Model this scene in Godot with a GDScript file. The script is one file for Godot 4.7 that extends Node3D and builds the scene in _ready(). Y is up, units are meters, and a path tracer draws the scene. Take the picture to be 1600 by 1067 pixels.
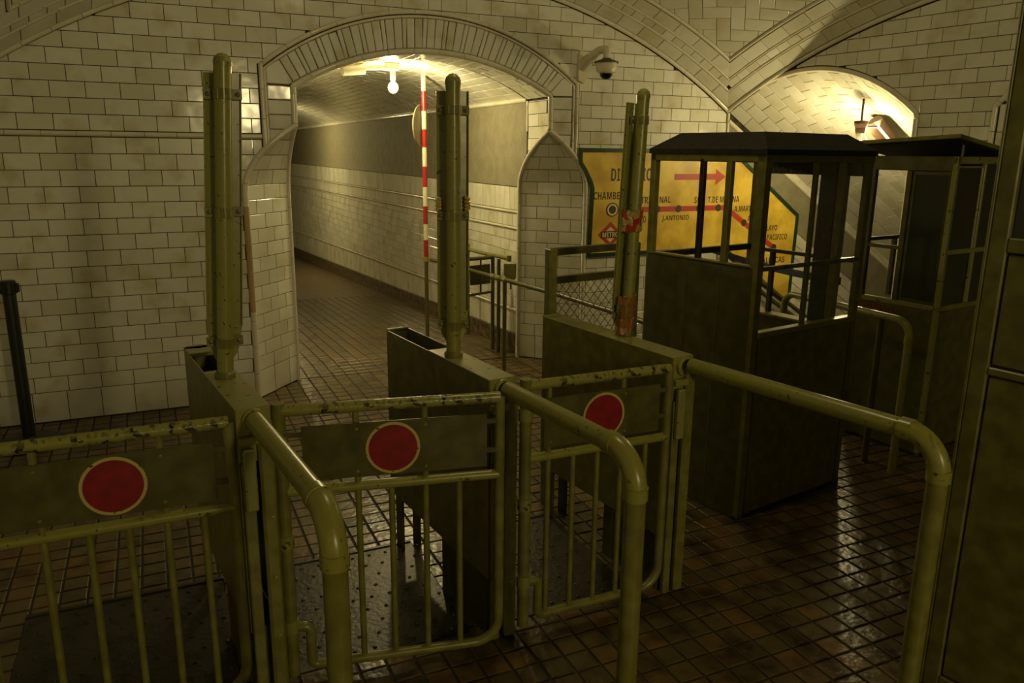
extends Node3D

# A tiled underground station vestibule: turnstile gates, ticket booths, an arched passage and a stair vault.
# World: x runs right along the tiled end wall, z comes towards the viewer, y is up, metres.

const SKEW = 0.1309                     # the side wall and the turnstiles stand 7.5 degrees off the passage
const WZ = -5.5                         # face of the end wall
const CORNER = Vector3(4.478, 0, -5.5)  # where end wall and side wall meet

var rng = RandomNumberGenerator.new()
var M = {}
var counts = {}
var cam: Camera3D

# ------------------------------------------------------------------ mesh builder
class MB:
	var v = PackedVector3Array()
	var n = PackedVector3Array()
	var xf = Transform3D.IDENTITY
	func tri(a, b, c, na, nb, nc):
		if (b - a).cross(c - a).dot(na + nb + nc) > 0.0:
			var t = b; b = c; c = t
			t = nb; nb = nc; nc = t
		v.append(xf * a); v.append(xf * b); v.append(xf * c)
		n.append((xf.basis * na).normalized()); n.append((xf.basis * nb).normalized()); n.append((xf.basis * nc).normalized())
	func flat(a, b, c, hint):
		var m = (b - a).cross(c - a)
		if m.length_squared() < 1e-16: return
		m = m.normalized()
		if m.dot(hint) < 0.0: m = -m
		tri(a, b, c, m, m, m)
	func quad(a, b, c, d, hint):
		flat(a, b, c, hint); flat(a, c, d, hint)
	func box(center, size, bevel = 0.003, rot = Basis.IDENTITY):
		var h = size * 0.5
		var b = min(bevel, min(h.x, min(h.y, h.z)) * 0.9)
		var P = func(x, y, z): return center + rot * Vector3(x, y, z)
		for s in [-1.0, 1.0]:
			quad(P.call(s * h.x, -h.y + b, -h.z + b), P.call(s * h.x, h.y - b, -h.z + b), P.call(s * h.x, h.y - b, h.z - b), P.call(s * h.x, -h.y + b, h.z - b), rot * Vector3(s, 0, 0))
			quad(P.call(-h.x + b, s * h.y, -h.z + b), P.call(h.x - b, s * h.y, -h.z + b), P.call(h.x - b, s * h.y, h.z - b), P.call(-h.x + b, s * h.y, h.z - b), rot * Vector3(0, s, 0))
			quad(P.call(-h.x + b, -h.y + b, s * h.z), P.call(h.x - b, -h.y + b, s * h.z), P.call(h.x - b, h.y - b, s * h.z), P.call(-h.x + b, h.y - b, s * h.z), rot * Vector3(0, 0, s))
		if b <= 0.0: return
		for s in [-1.0, 1.0]:
			for t in [-1.0, 1.0]:
				quad(P.call(s * h.x, t * (h.y - b), -h.z + b), P.call(s * h.x, t * (h.y - b), h.z - b), P.call(s * (h.x - b), t * h.y, h.z - b), P.call(s * (h.x - b), t * h.y, -h.z + b), rot * Vector3(s, t, 0))
				quad(P.call(s * h.x, -h.y + b, t * (h.z - b)), P.call(s * h.x, h.y - b, t * (h.z - b)), P.call(s * (h.x - b), h.y - b, t * h.z), P.call(s * (h.x - b), -h.y + b, t * h.z), rot * Vector3(s, 0, t))
				quad(P.call(-h.x + b, s * h.y, t * (h.z - b)), P.call(h.x - b, s * h.y, t * (h.z - b)), P.call(h.x - b, s * (h.y - b), t * h.z), P.call(-h.x + b, s * (h.y - b), t * h.z), rot * Vector3(0, s, t))
				for w in [-1.0, 1.0]:
					flat(P.call(s * h.x, t * (h.y - b), w * (h.z - b)), P.call(s * (h.x - b), t * h.y, w * (h.z - b)), P.call(s * (h.x - b), t * (h.y - b), w * h.z), rot * Vector3(s, t, w))
	func span(lo, hi, bevel = 0.003):
		box((lo + hi) * 0.5, (hi - lo).abs(), bevel)
	func bar(a, b, w, d, bevel = 0.002, side = Vector3.UP):      # a rectangular bar from a to b: w across «side», d along it
		var z = (b - a).normalized()
		if abs(z.dot(side)) > 0.98: side = Vector3.RIGHT
		var x = side.cross(z).normalized()
		box((a + b) * 0.5, Vector3(w, d, (b - a).length()), bevel, Basis(x, z.cross(x), z))
	func tube(pts, r, k = 12, caps = true):
		var m = pts.size()
		var fx = []; var fy = []; var tg = []
		for i in m:
			var t = (pts[min(i + 1, m - 1)] - pts[max(i - 1, 0)]).normalized()
			tg.append(t)
			var x
			if i == 0:
				x = t.cross(Vector3.UP if abs(t.y) < 0.9 else Vector3.RIGHT).normalized()
			else:
				x = (fx[i - 1] - t * fx[i - 1].dot(t)).normalized()
			fx.append(x); fy.append(t.cross(x))
		for i in m - 1:
			var ra = r[i] if r is Array else r
			var rb = r[i + 1] if r is Array else r
			for j in k:
				var a0 = TAU * j / k; var a1 = TAU * (j + 1) / k
				var d00 = fx[i] * cos(a0) + fy[i] * sin(a0); var d01 = fx[i] * cos(a1) + fy[i] * sin(a1)
				var d10 = fx[i + 1] * cos(a0) + fy[i + 1] * sin(a0); var d11 = fx[i + 1] * cos(a1) + fy[i + 1] * sin(a1)
				tri(pts[i] + d00 * ra, pts[i + 1] + d10 * rb, pts[i + 1] + d11 * rb, d00, d10, d11)
				tri(pts[i] + d00 * ra, pts[i + 1] + d11 * rb, pts[i] + d01 * ra, d00, d11, d01)
		if caps:
			for e in [0, m - 1]:
				var rr = r[e] if r is Array else r
				var hint = tg[e] * (-1.0 if e == 0 else 1.0)
				for j in k:
					var a0 = TAU * j / k; var a1 = TAU * (j + 1) / k
					flat(pts[e], pts[e] + (fx[e] * cos(a0) + fy[e] * sin(a0)) * rr, pts[e] + (fx[e] * cos(a1) + fy[e] * sin(a1)) * rr, hint)
	func lathe(o, prof, k = 16, axis = Basis.IDENTITY, from = 0.0, to = TAU):   # prof: Vector2(radius, height)
		for i in prof.size() - 1:
			var p = prof[i]; var q = prof[i + 1]
			var d = q - p
			var nn = Vector2(d.y, -d.x).normalized()
			for j in k:
				var a0 = from + (to - from) * j / k; var a1 = from + (to - from) * (j + 1) / k
				var c0 = Vector3(cos(a0), 0, sin(a0)); var c1 = Vector3(cos(a1), 0, sin(a1))
				var n0 = axis * (c0 * nn.x + Vector3.UP * nn.y); var n1 = axis * (c1 * nn.x + Vector3.UP * nn.y)
				var p0 = o + axis * (c0 * p.x + Vector3.UP * p.y); var p1 = o + axis * (c1 * p.x + Vector3.UP * p.y)
				var q0 = o + axis * (c0 * q.x + Vector3.UP * q.y); var q1 = o + axis * (c1 * q.x + Vector3.UP * q.y)
				if q.x > 1e-6: tri(p0, q0, q1, n0, n0, n1)
				if p.x > 1e-6: tri(p0, q1, p1, n0, n1, n1)
	func prism(poly, t, depth):                                   # a polygon in t's xy plane, pushed along its z
		var idx = Geometry2D.triangulate_polygon(poly)
		var N = t.basis.z
		for i in range(0, idx.size(), 3):
			var a = poly[idx[i]]; var b = poly[idx[i + 1]]; var c = poly[idx[i + 2]]
			flat(t * Vector3(a.x, a.y, depth), t * Vector3(b.x, b.y, depth), t * Vector3(c.x, c.y, depth), N)
			flat(t * Vector3(a.x, a.y, 0), t * Vector3(b.x, b.y, 0), t * Vector3(c.x, c.y, 0), -N)
		var s = -1.0 if Geometry2D.is_polygon_clockwise(poly) else 1.0
		for i in poly.size():
			var a = poly[i]; var b = poly[(i + 1) % poly.size()]
			var o = Vector2(b.y - a.y, a.x - b.x) * s
			quad(t * Vector3(a.x, a.y, 0), t * Vector3(b.x, b.y, 0), t * Vector3(b.x, b.y, depth), t * Vector3(a.x, a.y, depth), t.basis * Vector3(o.x, o.y, 0))
	func strip(A, B, hint):                                       # a flat-shaded ribbon between two lists of points
		for i in A.size() - 1:
			quad(A[i], A[i + 1], B[i + 1], B[i], hint)
	func put(mesh, m):
		if v.is_empty(): return
		var arr = []; arr.resize(Mesh.ARRAY_MAX)
		arr[Mesh.ARRAY_VERTEX] = v; arr[Mesh.ARRAY_NORMAL] = n
		mesh.add_surface_from_arrays(Mesh.PRIMITIVE_TRIANGLES, arr)
		mesh.surface_set_material(mesh.get_surface_count() - 1, m)
	func mesh(m):
		var am = ArrayMesh.new(); put(am, m); return am

func arc_path(corners, r, k = 7):                                 # a polyline with its corners rounded
	var out = [corners[0]]
	for i in range(1, corners.size() - 1):
		var p = corners[i]; var a = (corners[i - 1] - p).normalized(); var b = (corners[i + 1] - p).normalized()
		var ang = a.angle_to(b)
		var d = r / tan(ang * 0.5)
		var c = p + (a + b).normalized() * (r / sin(ang * 0.5))
		var s = p + a * d - c; var e = p + b * d - c
		for j in k + 1:
			out.append(c + s.slerp(e, float(j) / k))
	out.append(corners[-1])
	return out

# ------------------------------------------------------------------ names and nodes
func numbered(parent, called):
	var key = str(parent.get_instance_id()) + called
	var c = counts.get(key, 0)
	counts[key] = c + 1
	return called if c == 0 else "%s_%03d" % [called, c]

func put_mesh(parent, called, mesh):
	var o = MeshInstance3D.new()
	o.name = numbered(parent, called); o.mesh = mesh
	parent.add_child(o, true)
	return o

func part(parent, called, mb, mat, label = ""):
	var o = put_mesh(parent, called, mb.mesh(M[mat]))
	if label: o.set_meta("label", label)
	return o

func tag(o, label, category, group = ""):
	o.set_meta("label", label); o.set_meta("category", category)
	if group: o.set_meta("group", group)
	return o

func thing(called, label, category, at = Vector3.ZERO, turn = 0.0, group = ""):
	var o = Node3D.new()
	o.name = numbered(self, called); add_child(o, true)
	o.position = at; o.rotation.y = turn
	return tag(o, label, category, group)

func struct(called, mb, mat, kind = "structure"):
	var o = put_mesh(self, called, mb.mesh(M[mat]))
	o.set_meta("kind", kind)
	return o

# ------------------------------------------------------------------ materials
func noise_tex(freq, colors, offsets, seed_ = 1, octaves = 4, size = 512, type = FastNoiseLite.TYPE_SIMPLEX_SMOOTH):
	var n = FastNoiseLite.new(); n.seed = seed_; n.frequency = freq; n.fractal_octaves = octaves; n.noise_type = type
	var g = Gradient.new(); g.offsets = PackedFloat32Array(offsets); g.colors = PackedColorArray(colors)
	var t = NoiseTexture2D.new(); t.width = size; t.height = size; t.seamless = true; t.noise = n; t.color_ramp = g
	return t

func bump_tex(freq, seed_ = 3, octaves = 3, strength = 4.0):
	var n = FastNoiseLite.new(); n.seed = seed_; n.frequency = freq; n.fractal_octaves = octaves
	var t = NoiseTexture2D.new(); t.width = 512; t.height = 512; t.seamless = true; t.noise = n; t.as_normal_map = true; t.bump_strength = strength
	return t

func lin(r, g, b): return Color(r, g, b).linear_to_srgb()

func mat(called, col, rough, tex = null, scale = 1.0, world = true, bump = null, bump_amount = 0.3, metal = 0.0):
	var m = StandardMaterial3D.new()
	m.albedo_color = col; m.roughness = rough; m.metallic = metal
	m.resource_name = called
	if tex or bump:
		m.uv1_triplanar = true; m.uv1_world_triplanar = world; m.uv1_scale = Vector3.ONE * scale
	if tex: m.albedo_texture = tex
	if bump:
		m.normal_enabled = true; m.normal_texture = bump; m.normal_scale = bump_amount
	M[called] = m
	return m

func make_materials():
	var W = Color.WHITE
	var grime = noise_tex(0.006, [Color(0.90, 0.87, 0.78), Color(0.97, 0.96, 0.93), W, Color(0.98, 0.97, 0.94)], [0.08, 0.32, 0.5, 1.0], 11, 5)
	var soft = bump_tex(0.012, 5, 2, 3.0)
	var fine = bump_tex(0.05, 7, 4, 4.0)
	var tones = [lin(0.71, 0.70, 0.62), lin(0.67, 0.66, 0.57), lin(0.74, 0.73, 0.66), lin(0.63, 0.61, 0.50)]
	for i in 4: mat("glaze%d" % i, tones[i], 0.13, grime, 1.1, true, soft, 0.12)
	mat("glaze_stained", lin(0.45, 0.33, 0.15), 0.25, grime, 0.9, true, soft, 0.15)
	mat("trim_glaze", lin(0.70, 0.66, 0.54), 0.15, grime, 0.8, true, soft, 0.15)
	mat("grout", lin(0.075, 0.058, 0.028), 0.9, noise_tex(0.02, [Color(0.5, 0.45, 0.4), W], [0.2, 0.8], 21), 1.3)
	mat("plaster", lin(0.245, 0.222, 0.145), 0.8, noise_tex(0.01, [Color(0.93, 0.92, 0.9), W], [0.2, 0.8], 23), 1.2, true, fine, 0.25)
	mat("kick", lin(0.17, 0.13, 0.062), 0.6, noise_tex(0.02, [Color(0.6, 0.55, 0.5), W], [0.25, 0.75], 24), 1.0, true, fine, 0.3)
	var worn = noise_tex(0.012, [Color(0.62, 0.58, 0.54), Color(0.86, 0.83, 0.80), W, Color(0.93, 0.87, 0.8)], [0.1, 0.35, 0.6, 1.0], 31, 5)
	var ft = [lin(0.125, 0.086, 0.032), lin(0.105, 0.077, 0.031), lin(0.145, 0.089, 0.028), lin(0.095, 0.073, 0.030)]
	for i in 4: mat("quarry%d" % i, ft[i], 0.30, worn, 0.8, true, fine, 0.18)
	mat("floor_joint", lin(0.035, 0.028, 0.018), 0.75)
	mat("floor_far", lin(0.15, 0.105, 0.06), 0.34, worn, 1.5, true, fine, 0.4)
	# olive paint with chips and rubbed places
	var chips = noise_tex(0.035, [Color(0.16, 0.13, 0.09), Color(0.30, 0.26, 0.2), W, Color(0.93, 0.95, 0.88)], [0.0, 0.185, 0.205, 1.0], 41, 4)
	var smooth = noise_tex(0.015, [Color(0.82, 0.80, 0.74), W], [0.2, 0.8], 43, 4)
	mat("paint", lin(0.205, 0.197, 0.044), 0.33, smooth, 1.4, false, soft, 0.2)
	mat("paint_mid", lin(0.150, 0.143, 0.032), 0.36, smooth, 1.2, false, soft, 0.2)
	mat("paint_worn", lin(0.25, 0.238, 0.050), 0.30, chips, 1.6, false, soft, 0.2)
	var heavy = noise_tex(0.03, [Color(0.10, 0.08, 0.06), Color(0.2, 0.17, 0.13), W, Color(0.93, 0.95, 0.88)], [0.0, 0.33, 0.36, 1.0], 47, 5)
	mat("paint_chipped", lin(0.25, 0.238, 0.055), 0.30, heavy, 1.5, false, fine, 0.25)
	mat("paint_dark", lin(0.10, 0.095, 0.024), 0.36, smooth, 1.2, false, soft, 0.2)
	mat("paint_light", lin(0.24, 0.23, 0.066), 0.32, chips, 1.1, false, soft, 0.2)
	mat("rust_black", lin(0.020, 0.017, 0.010), 0.55, noise_tex(0.03, [Color(0.5, 0.4, 0.3), W], [0.2, 0.7], 45), 1.3, false, fine, 0.3)
	mat("dark", lin(0.010, 0.009, 0.006), 0.7)
	mat("red", lin(0.27, 0.004, 0.005), 0.45, smooth, 2.0, false)
	mat("cream_edge", lin(0.52, 0.42, 0.14), 0.4, chips, 3.0, false)
	mat("steel", lin(0.040, 0.034, 0.022), 0.40, worn, 1.4, false, fine, 0.2, 0.35)
	mat("bolt", lin(0.10, 0.10, 0.05), 0.35)
	mat("black_post", lin(0.012, 0.012, 0.013), 0.4)
	mat("belt", lin(0.018, 0.025, 0.075), 0.7)
	mat("tape_brown", lin(0.26, 0.12, 0.025), 0.25)
	mat("tape_clear", lin(0.42, 0.30, 0.10), 0.12, null, 1.0, false, fine, 0.8)
	mat("tape_red", lin(0.42, 0.03, 0.03), 0.2)
	mat("sign_yellow", lin(0.80, 0.56, 0.07), 0.42, noise_tex(0.008, [Color(0.86, 0.82, 0.74), W], [0.2, 0.7], 51), 0.8)
	mat("sign_green", lin(0.012, 0.055, 0.022), 0.35, smooth, 1.5)
	mat("sign_red", lin(0.47, 0.045, 0.03), 0.45)
	mat("faded_red", lin(0.17, 0.03, 0.015), 0.5)
	mat("sign_ink", lin(0.045, 0.03, 0.015), 0.5)
	mat("sign_cream", lin(0.75, 0.62, 0.30), 0.45)
	mat("pole_white", lin(0.58, 0.52, 0.36), 0.35)
	mat("pole_red", lin(0.30, 0.012, 0.012), 0.35)
	mat("plastic_cream", lin(0.62, 0.56, 0.40), 0.4)
	mat("black_gloss", lin(0.006, 0.006, 0.007), 0.06)
	mat("cable", lin(0.06, 0.05, 0.03), 0.6)
	mat("bronze", lin(0.10, 0.055, 0.03), 0.4)
	mat("wire", lin(0.11, 0.10, 0.05), 0.4, null, 1.0, false, null, 0.0, 0.3)
	var g = mat("glass", Color(0.55, 0.57, 0.50, 0.10), 0.04)
	g.transparency = BaseMaterial3D.TRANSPARENCY_ALPHA
	var g2 = mat("glass_dusty", Color(0.17, 0.175, 0.155, 0.42), 0.10)
	g2.transparency = BaseMaterial3D.TRANSPARENCY_ALPHA
	var b = mat("bulb_glow", Color(1, 0.95, 0.85), 0.4)
	b.emission_enabled = true; b.emission = Color(1.0, 0.86, 0.55); b.emission_energy_multiplier = 5.0

# ------------------------------------------------------------------ tiles
func inset(poly, b):
	var n = poly.size(); var out = PackedVector2Array()
	var s = -1.0 if Geometry2D.is_polygon_clockwise(poly) else 1.0
	for i in n:
		var p = poly[i]
		var e0 = (p - poly[(i + n - 1) % n]).normalized(); var e1 = (poly[(i + 1) % n] - p).normalized()
		var n0 = Vector2(-e0.y, e0.x) * s; var n1 = Vector2(-e1.y, e1.x) * s
		var m = n0 + n1
		if m.length() < 0.3: m = n0
		m = m.normalized()
		out.append(p + m * b / max(m.dot(n0), 0.5))
	return out

func clean(poly):                                                 # drop points that sit on top of each other
	var out = PackedVector2Array()
	for p in poly:
		if out.is_empty() or out[-1].distance_to(p) > 0.002: out.append(p)
	while out.size() > 2 and out[0].distance_to(out[-1]) <= 0.002: out.remove_at(out.size() - 1)
	return out

func area(poly):
	var a = 0.0
	for i in poly.size(): a += poly[i].cross(poly[(i + 1) % poly.size()])
	return abs(a) * 0.5

func tile(mb, poly, at: Callable, t, bevel, tilt):                # at(Vector2) -> [position, normal]
	var c = Vector2.ZERO
	for p in poly: c += p
	c /= poly.size()
	var inn = inset(poly, bevel)
	if area(poly) < 0.0012 and (area(inn) < 0.25 * area(poly) or Geometry2D.is_polygon_clockwise(inn) != Geometry2D.is_polygon_clockwise(poly)):
		inn = PackedVector2Array()
		for p in poly: inn.append(p.lerp(c, 0.08))
	if Geometry2D.triangulate_polygon(inn).is_empty():
		inn = PackedVector2Array()
		for p in poly: inn.append(p.lerp(c, 0.06))
	var n = poly.size()
	var N = at.call(c)[1]
	var R0 = []; var R1 = []; var R2 = []
	for i in n:
		var f = at.call(poly[i]); var g = at.call(inn[i])
		var h = tilt.dot(poly[i] - c); var h2 = tilt.dot(inn[i] - c)
		R0.append(f[0]); R1.append(f[0] + f[1] * (t - bevel * 0.7 + h)); R2.append(g[0] + g[1] * (t + h2))
	for i in n:
		var j = (i + 1) % n
		var o = (R0[i] + R0[j]) * 0.5 - at.call(c)[0]
		mb.quad(R0[i], R0[j], R1[j], R1[i], o)
		mb.quad(R1[i], R1[j], R2[j], R2[i], o.normalized() + N)
	var idx = Geometry2D.triangulate_polygon(inn)
	for i in range(0, idx.size(), 3): mb.flat(R2[idx[i]], R2[idx[i + 1]], R2[idx[i + 2]], N)

func rows_between(y0, y1, pitch): 
	var out = []; var y = y0; var k = 0
	while y < y1 - 0.001:
		out.append([y, y + pitch, k]); y += pitch; k += 1
	return out

# running bond: rows of [bottom, top, k]; length of a tile, x of a joint in even rows; cut to the region, less the holes
func bond(rows, x0, x1, length, joint_x, joint, region, holes = [], half = 0.5):
	var out = []
	for r in rows:
		var off = joint_x + (length * half if int(r[2]) % 2 else 0.0)
		var k = floor((x0 - off) / length)
		var x = off + k * length
		while x < x1:
			var q = PackedVector2Array([Vector2(x + joint, r[0] + joint), Vector2(x + length - joint, r[0] + joint), Vector2(x + length - joint, r[1] - joint), Vector2(x + joint, r[1] - joint)])
			cut(q, region, holes, out)
			x += length
	return out

func cut(q, region, holes, out, smallest = 0.0004):
	var list = [q] if region == null else Geometry2D.intersect_polygons(q, region)
	for h in holes:
		var next = []
		for p in list:
			for c in Geometry2D.clip_polygons(p, h):
				if not Geometry2D.is_polygon_clockwise(c): next.append(c)
		list = next
	for p in list:
		p = clean(p)
		if p.size() > 2 and area(p) > smallest: out.append(p)

func seen_size(p, n):                                             # how large a patch at p stands in the camera, 0 outside
	var q = cam.global_transform.affine_inverse() * p if cam.is_inside_tree() else cam.transform.affine_inverse() * p
	if q.z > -0.2: return 0.0
	var x = q.x / -q.z * 1225.0; var y = q.y / -q.z * 1225.0
	if abs(x) > 815 or abs(y) > 548: return 0.0
	return abs(n.dot((cam.position - p).normalized())) / (q.z * q.z)

# lays cut tiles on a piece of the setting: the largest in view as parts of their own, the rest joined
func lay(owner_, polys, at: Callable, mats, most = 300, t = 0.006, bevel = 0.0022, wobble = 0.006, called = "tile"):
	var order = []
	for i in polys.size():
		var c = Vector2.ZERO
		for p in polys[i]: c += p
		c /= polys[i].size()
		var f = at.call(c)
		order.append([seen_size(f[0], f[1]) * area(polys[i]), i])
	order.sort_custom(func(a, b): return a[0] > b[0])
	var rest = {}
	var done = 0
	for o in order:
		var key = mats[rng.randi() % mats.size()]
		var tilt = Vector2(rng.randfn(0, wobble), rng.randfn(0, wobble))
		if done < most and o[0] > 0.0:
			var mb = MB.new()
			tile(mb, polys[o[1]], at, t, bevel, tilt)
			put_mesh(owner_, called, mb.mesh(M[key]))
			done += 1
		else:
			if not rest.has(key): rest[key] = MB.new()
			tile(rest[key], polys[o[1]], at, t, bevel, tilt)
	if rest.size():
		var am = ArrayMesh.new()
		for k in rest: rest[k].put(am, M[k])
		var s = put_mesh(owner_, called + "_field", am)
		s.set_meta("kind", "stuff")

# glazed half-round trim in short lengths along a path
func trim(owner_, pts, r, called = "trim_strip", piece = 0.185):
	var mb = MB.new()
	var run = []; var d = 0.0
	for i in pts.size():
		if i > 0:
			var a = pts[i - 1]; var b = pts[i]; var L = a.distance_to(b); var done = 0.0
			while d + (L - done) >= piece:
				var step = piece - d
				done += step
				var p = a.lerp(b, done / L)
				run.append(p)
				mb.tube(run, r, 8)
				run = [p + (b - a).normalized() * 0.0025]; d = 0.0
			d += L - done
		run.append(pts[i])
	if run.size() > 1 and d > 0.006: mb.tube(run, r, 8)
	return part(owner_, called, mb, "trim_glaze")

func circ3(a, b, c):                                              # circle through three points: centre, radius
	var A = b - a; var B = c - a
	var d = 2.0 * A.cross(B)
	var u = Vector2(B.y * A.length_squared() - A.y * B.length_squared(), A.x * B.length_squared() - B.x * A.length_squared()) / d
	return [a + u, u.length()]

const E_PASSAGE = 1.2
const E_FAR = 1.3
const E_STAIR = 0.38
const E_STAIRB = 0.76
const E_ROOM = 4.6
const E_ROOMB = 0.75

func _ready():
	rng.seed = 7
	# the camera
	cam = Camera3D.new(); cam.name = "camera"
	cam.fov = rad_to_deg(2.0 * atan(533.5 / 1225.0)); cam.near = 0.05; cam.far = 60.0
	cam.position = Vector3(0, 1.70, 0)
	cam.basis = Basis(Vector3.UP, deg_to_rad(-24.5)) * Basis(Vector3.RIGHT, deg_to_rad(-13.6)) * Basis(Vector3(0, 0, 1), deg_to_rad(0.6))
	cam.current = true
	add_child(cam)
	# air and exposure: an underground room, no sky
	var we = WorldEnvironment.new(); we.name = "world_environment"
	var env = Environment.new()
	env.background_mode = Environment.BG_COLOR; env.background_color = Color(0, 0, 0)
	env.tonemap_mode = Environment.TONE_MAPPER_LINEAR; env.tonemap_exposure = 1.0
	env.sdfgi_enabled = true; env.ssao_enabled = true; env.ssil_enabled = true
	we.environment = env; add_child(we)
	make_materials()
	build_lamps()
	# the setting
	build_floor()
	build_back_wall()
	build_side_wall()
	build_other_walls()
	build_ceiling()
	build_passage()
	build_stair()
	# the things, the largest first
	build_booth_front()
	build_booth_rear()
	build_cabinet()
	build_pylon(Vector3(0.215, 0, -2.30), "olive turnstile housing with a rounded far end, leftmost of the three", true, 0, 0, 0, 0)
	build_pylon(Vector3(1.012, 0, -2.30), "olive turnstile housing between the left and middle lanes, its trough rim shining", false, 0, 0, 0, 0)
	build_pylon(Vector3(1.752, 0, -2.31), "olive turnstile housing against the front ticket booth, below the taped mast", false, 0, 1, 0, 0)
	var g = "fat pipe guard rails in front of the turnstiles"
	build_rail(Vector3(0.214, 0.935, -2.29), Vector2(0.113, 0.99), 0.722, 0.0285, "olive pipe guard rail with the nearest elbow, from the leftmost housing", g)
	build_rail(Vector3(1.014, 0.935, -2.29), Vector2(0.115, 0.99), 0.69, 0.0285, "olive pipe guard rail from the middle housing, bending down in front of the rightmost gate", g)
	build_rail(Vector3(1.768, 0.935, -2.31), Vector2(0.185, 0.98), 0.955, 0.0285, "long olive pipe guard rail that bends down beside the tall cabinet", g)
	build_mast(Vector3(0.172, 0.968, -2.66), "olive mast and board on the leftmost turnstile housing", -0.06, 0.062, 1.016, 0)
	build_mast(Vector3(0.963, 0.968, -2.63), "olive mast and board in front of the lit passage, with scraps of tape", -0.31, 0.005, 0.989, 1)
	build_mast(Vector3(1.742, 0.968, -2.69), "olive mast wound with red printed tape and brown packing tape, leaning by the yellow sign", 0.66, 0.036, 0.977, 2)
	build_gate(Vector3(-0.51, 0, -2.30), 0.0, 0.655, [0.16, 0.27, 0.37, 0.47, 0.57], "olive swing gate at the left edge, its red disc with a chipped brown rim", 0.345, "paint_chipped")
	build_gate(Vector3(0.292, 0, -2.345), -0.185, 0.69, [0.23, 0.335, 0.445, 0.555], "olive swing gate in the middle, its red disc with a clean cream rim, standing ajar", 0.342, "paint_chipped")
	build_gate(Vector3(1.10, 0, -2.295), 0.0, 0.585, [0.09, 0.19, 0.29, 0.39, 0.497], "olive swing gate nearest the booths, its red disc partly behind a guard rail", 0.302, "paint_chipped")
	build_plates()
	build_sign()
	build_mesh_fence()
	build_exit_rail()
	build_striped_pole()
	build_passage_rails()
	build_stair_rails()
	build_camera_dome()
	stanchion(Vector3(-0.775, 0, -5.12), "black belt barrier post before the white tiles at the left edge", Vector3(-1.25, 0.62, -4.75))
	stanchion(Vector3(3.86, 0, -3.62), "black belt barrier post behind the booths, its blue belt across the stair", Vector3(4.30, 0.91, -5.38))

# ------------------------------------------------------------------ the setting
var SD = Vector3(sin(SKEW), 0, cos(SKEW))          # along the side wall, towards the viewer
var SN = Vector3(-cos(SKEW), 0, sin(SKEW))         # out of the side wall, into the room
const GLAZE = ["glaze0", "glaze1", "glaze2", "glaze0", "glaze1", "glaze3"]
const QUARRY = ["quarry0", "quarry1", "quarry2", "quarry3"]
var IA = circ3(Vector2(0.915, 2.091), Vector2(1.863, 2.358), Vector2(2.80, 2.098))      # intrados of the archway
var OA = circ3(Vector2(0.695, 2.232), Vector2(1.859, 2.640), Vector2(3.04, 2.215))      # outer edge of its band
var NA = circ3(Vector2(0.0, 2.045), Vector2(0.85, 2.31), Vector2(1.664, 1.973))         # stair arch, in (along the wall, height)

func vault_y(u, s):
	u = clamp(u, 0.0, 5.44)
	if s > 5.304: s = 10.608 - s
	s = clamp(s, 0.0, 5.304)
	var x = 4.478 - u
	var a = -1.786 + sqrt(4.659 * 4.659 - (x - 1.758) * (x - 1.758)) - 1.9965
	var b = -2.387 + sqrt(5.18 * 5.18 - (s - 2.652) * (s - 2.652)) - 2.0627
	return 2.03 + a + b

func vault_at(p):
	var f = func(u, s): return CORNER + Vector3(-u, vault_y(u, s), 0) + SD * s
	var c = f.call(p.x, p.y)
	var n = (f.call(p.x + 0.01, p.y) - f.call(p.x - 0.01, p.y)).cross(f.call(p.x, p.y + 0.01) - f.call(p.x, p.y - 0.01)).normalized()
	if n.y > 0: n = -n
	return [c, n]

func back_at(p): return [Vector3(p.x, p.y, WZ - 0.006), Vector3(0, 0, 1)]
func right_at(p): return [CORNER + SD * p.x + Vector3(0, p.y, 0) - SN * 0.006, SN]

func arc_pts(c, x0, x1, k, grow = 0.0):
	var out = []
	for i in k + 1:
		var x = lerp(x0, x1, float(i) / k)
		var r = c[1] + grow
		out.append(Vector2(x, c[0].y + sqrt(max(r * r - (x - c[0].x) * (x - c[0].x), 0.0))))
	return out

func stop_curve(x0, x1, k = 8):                     # the curved stop where the chamfer dies out on the arris
	var out = []
	for i in k + 1:
		var t = float(i) / k
		out.append(Vector2(lerp(x0, x1, t * t), 1.42 + 0.44 * t))
	return out

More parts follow.
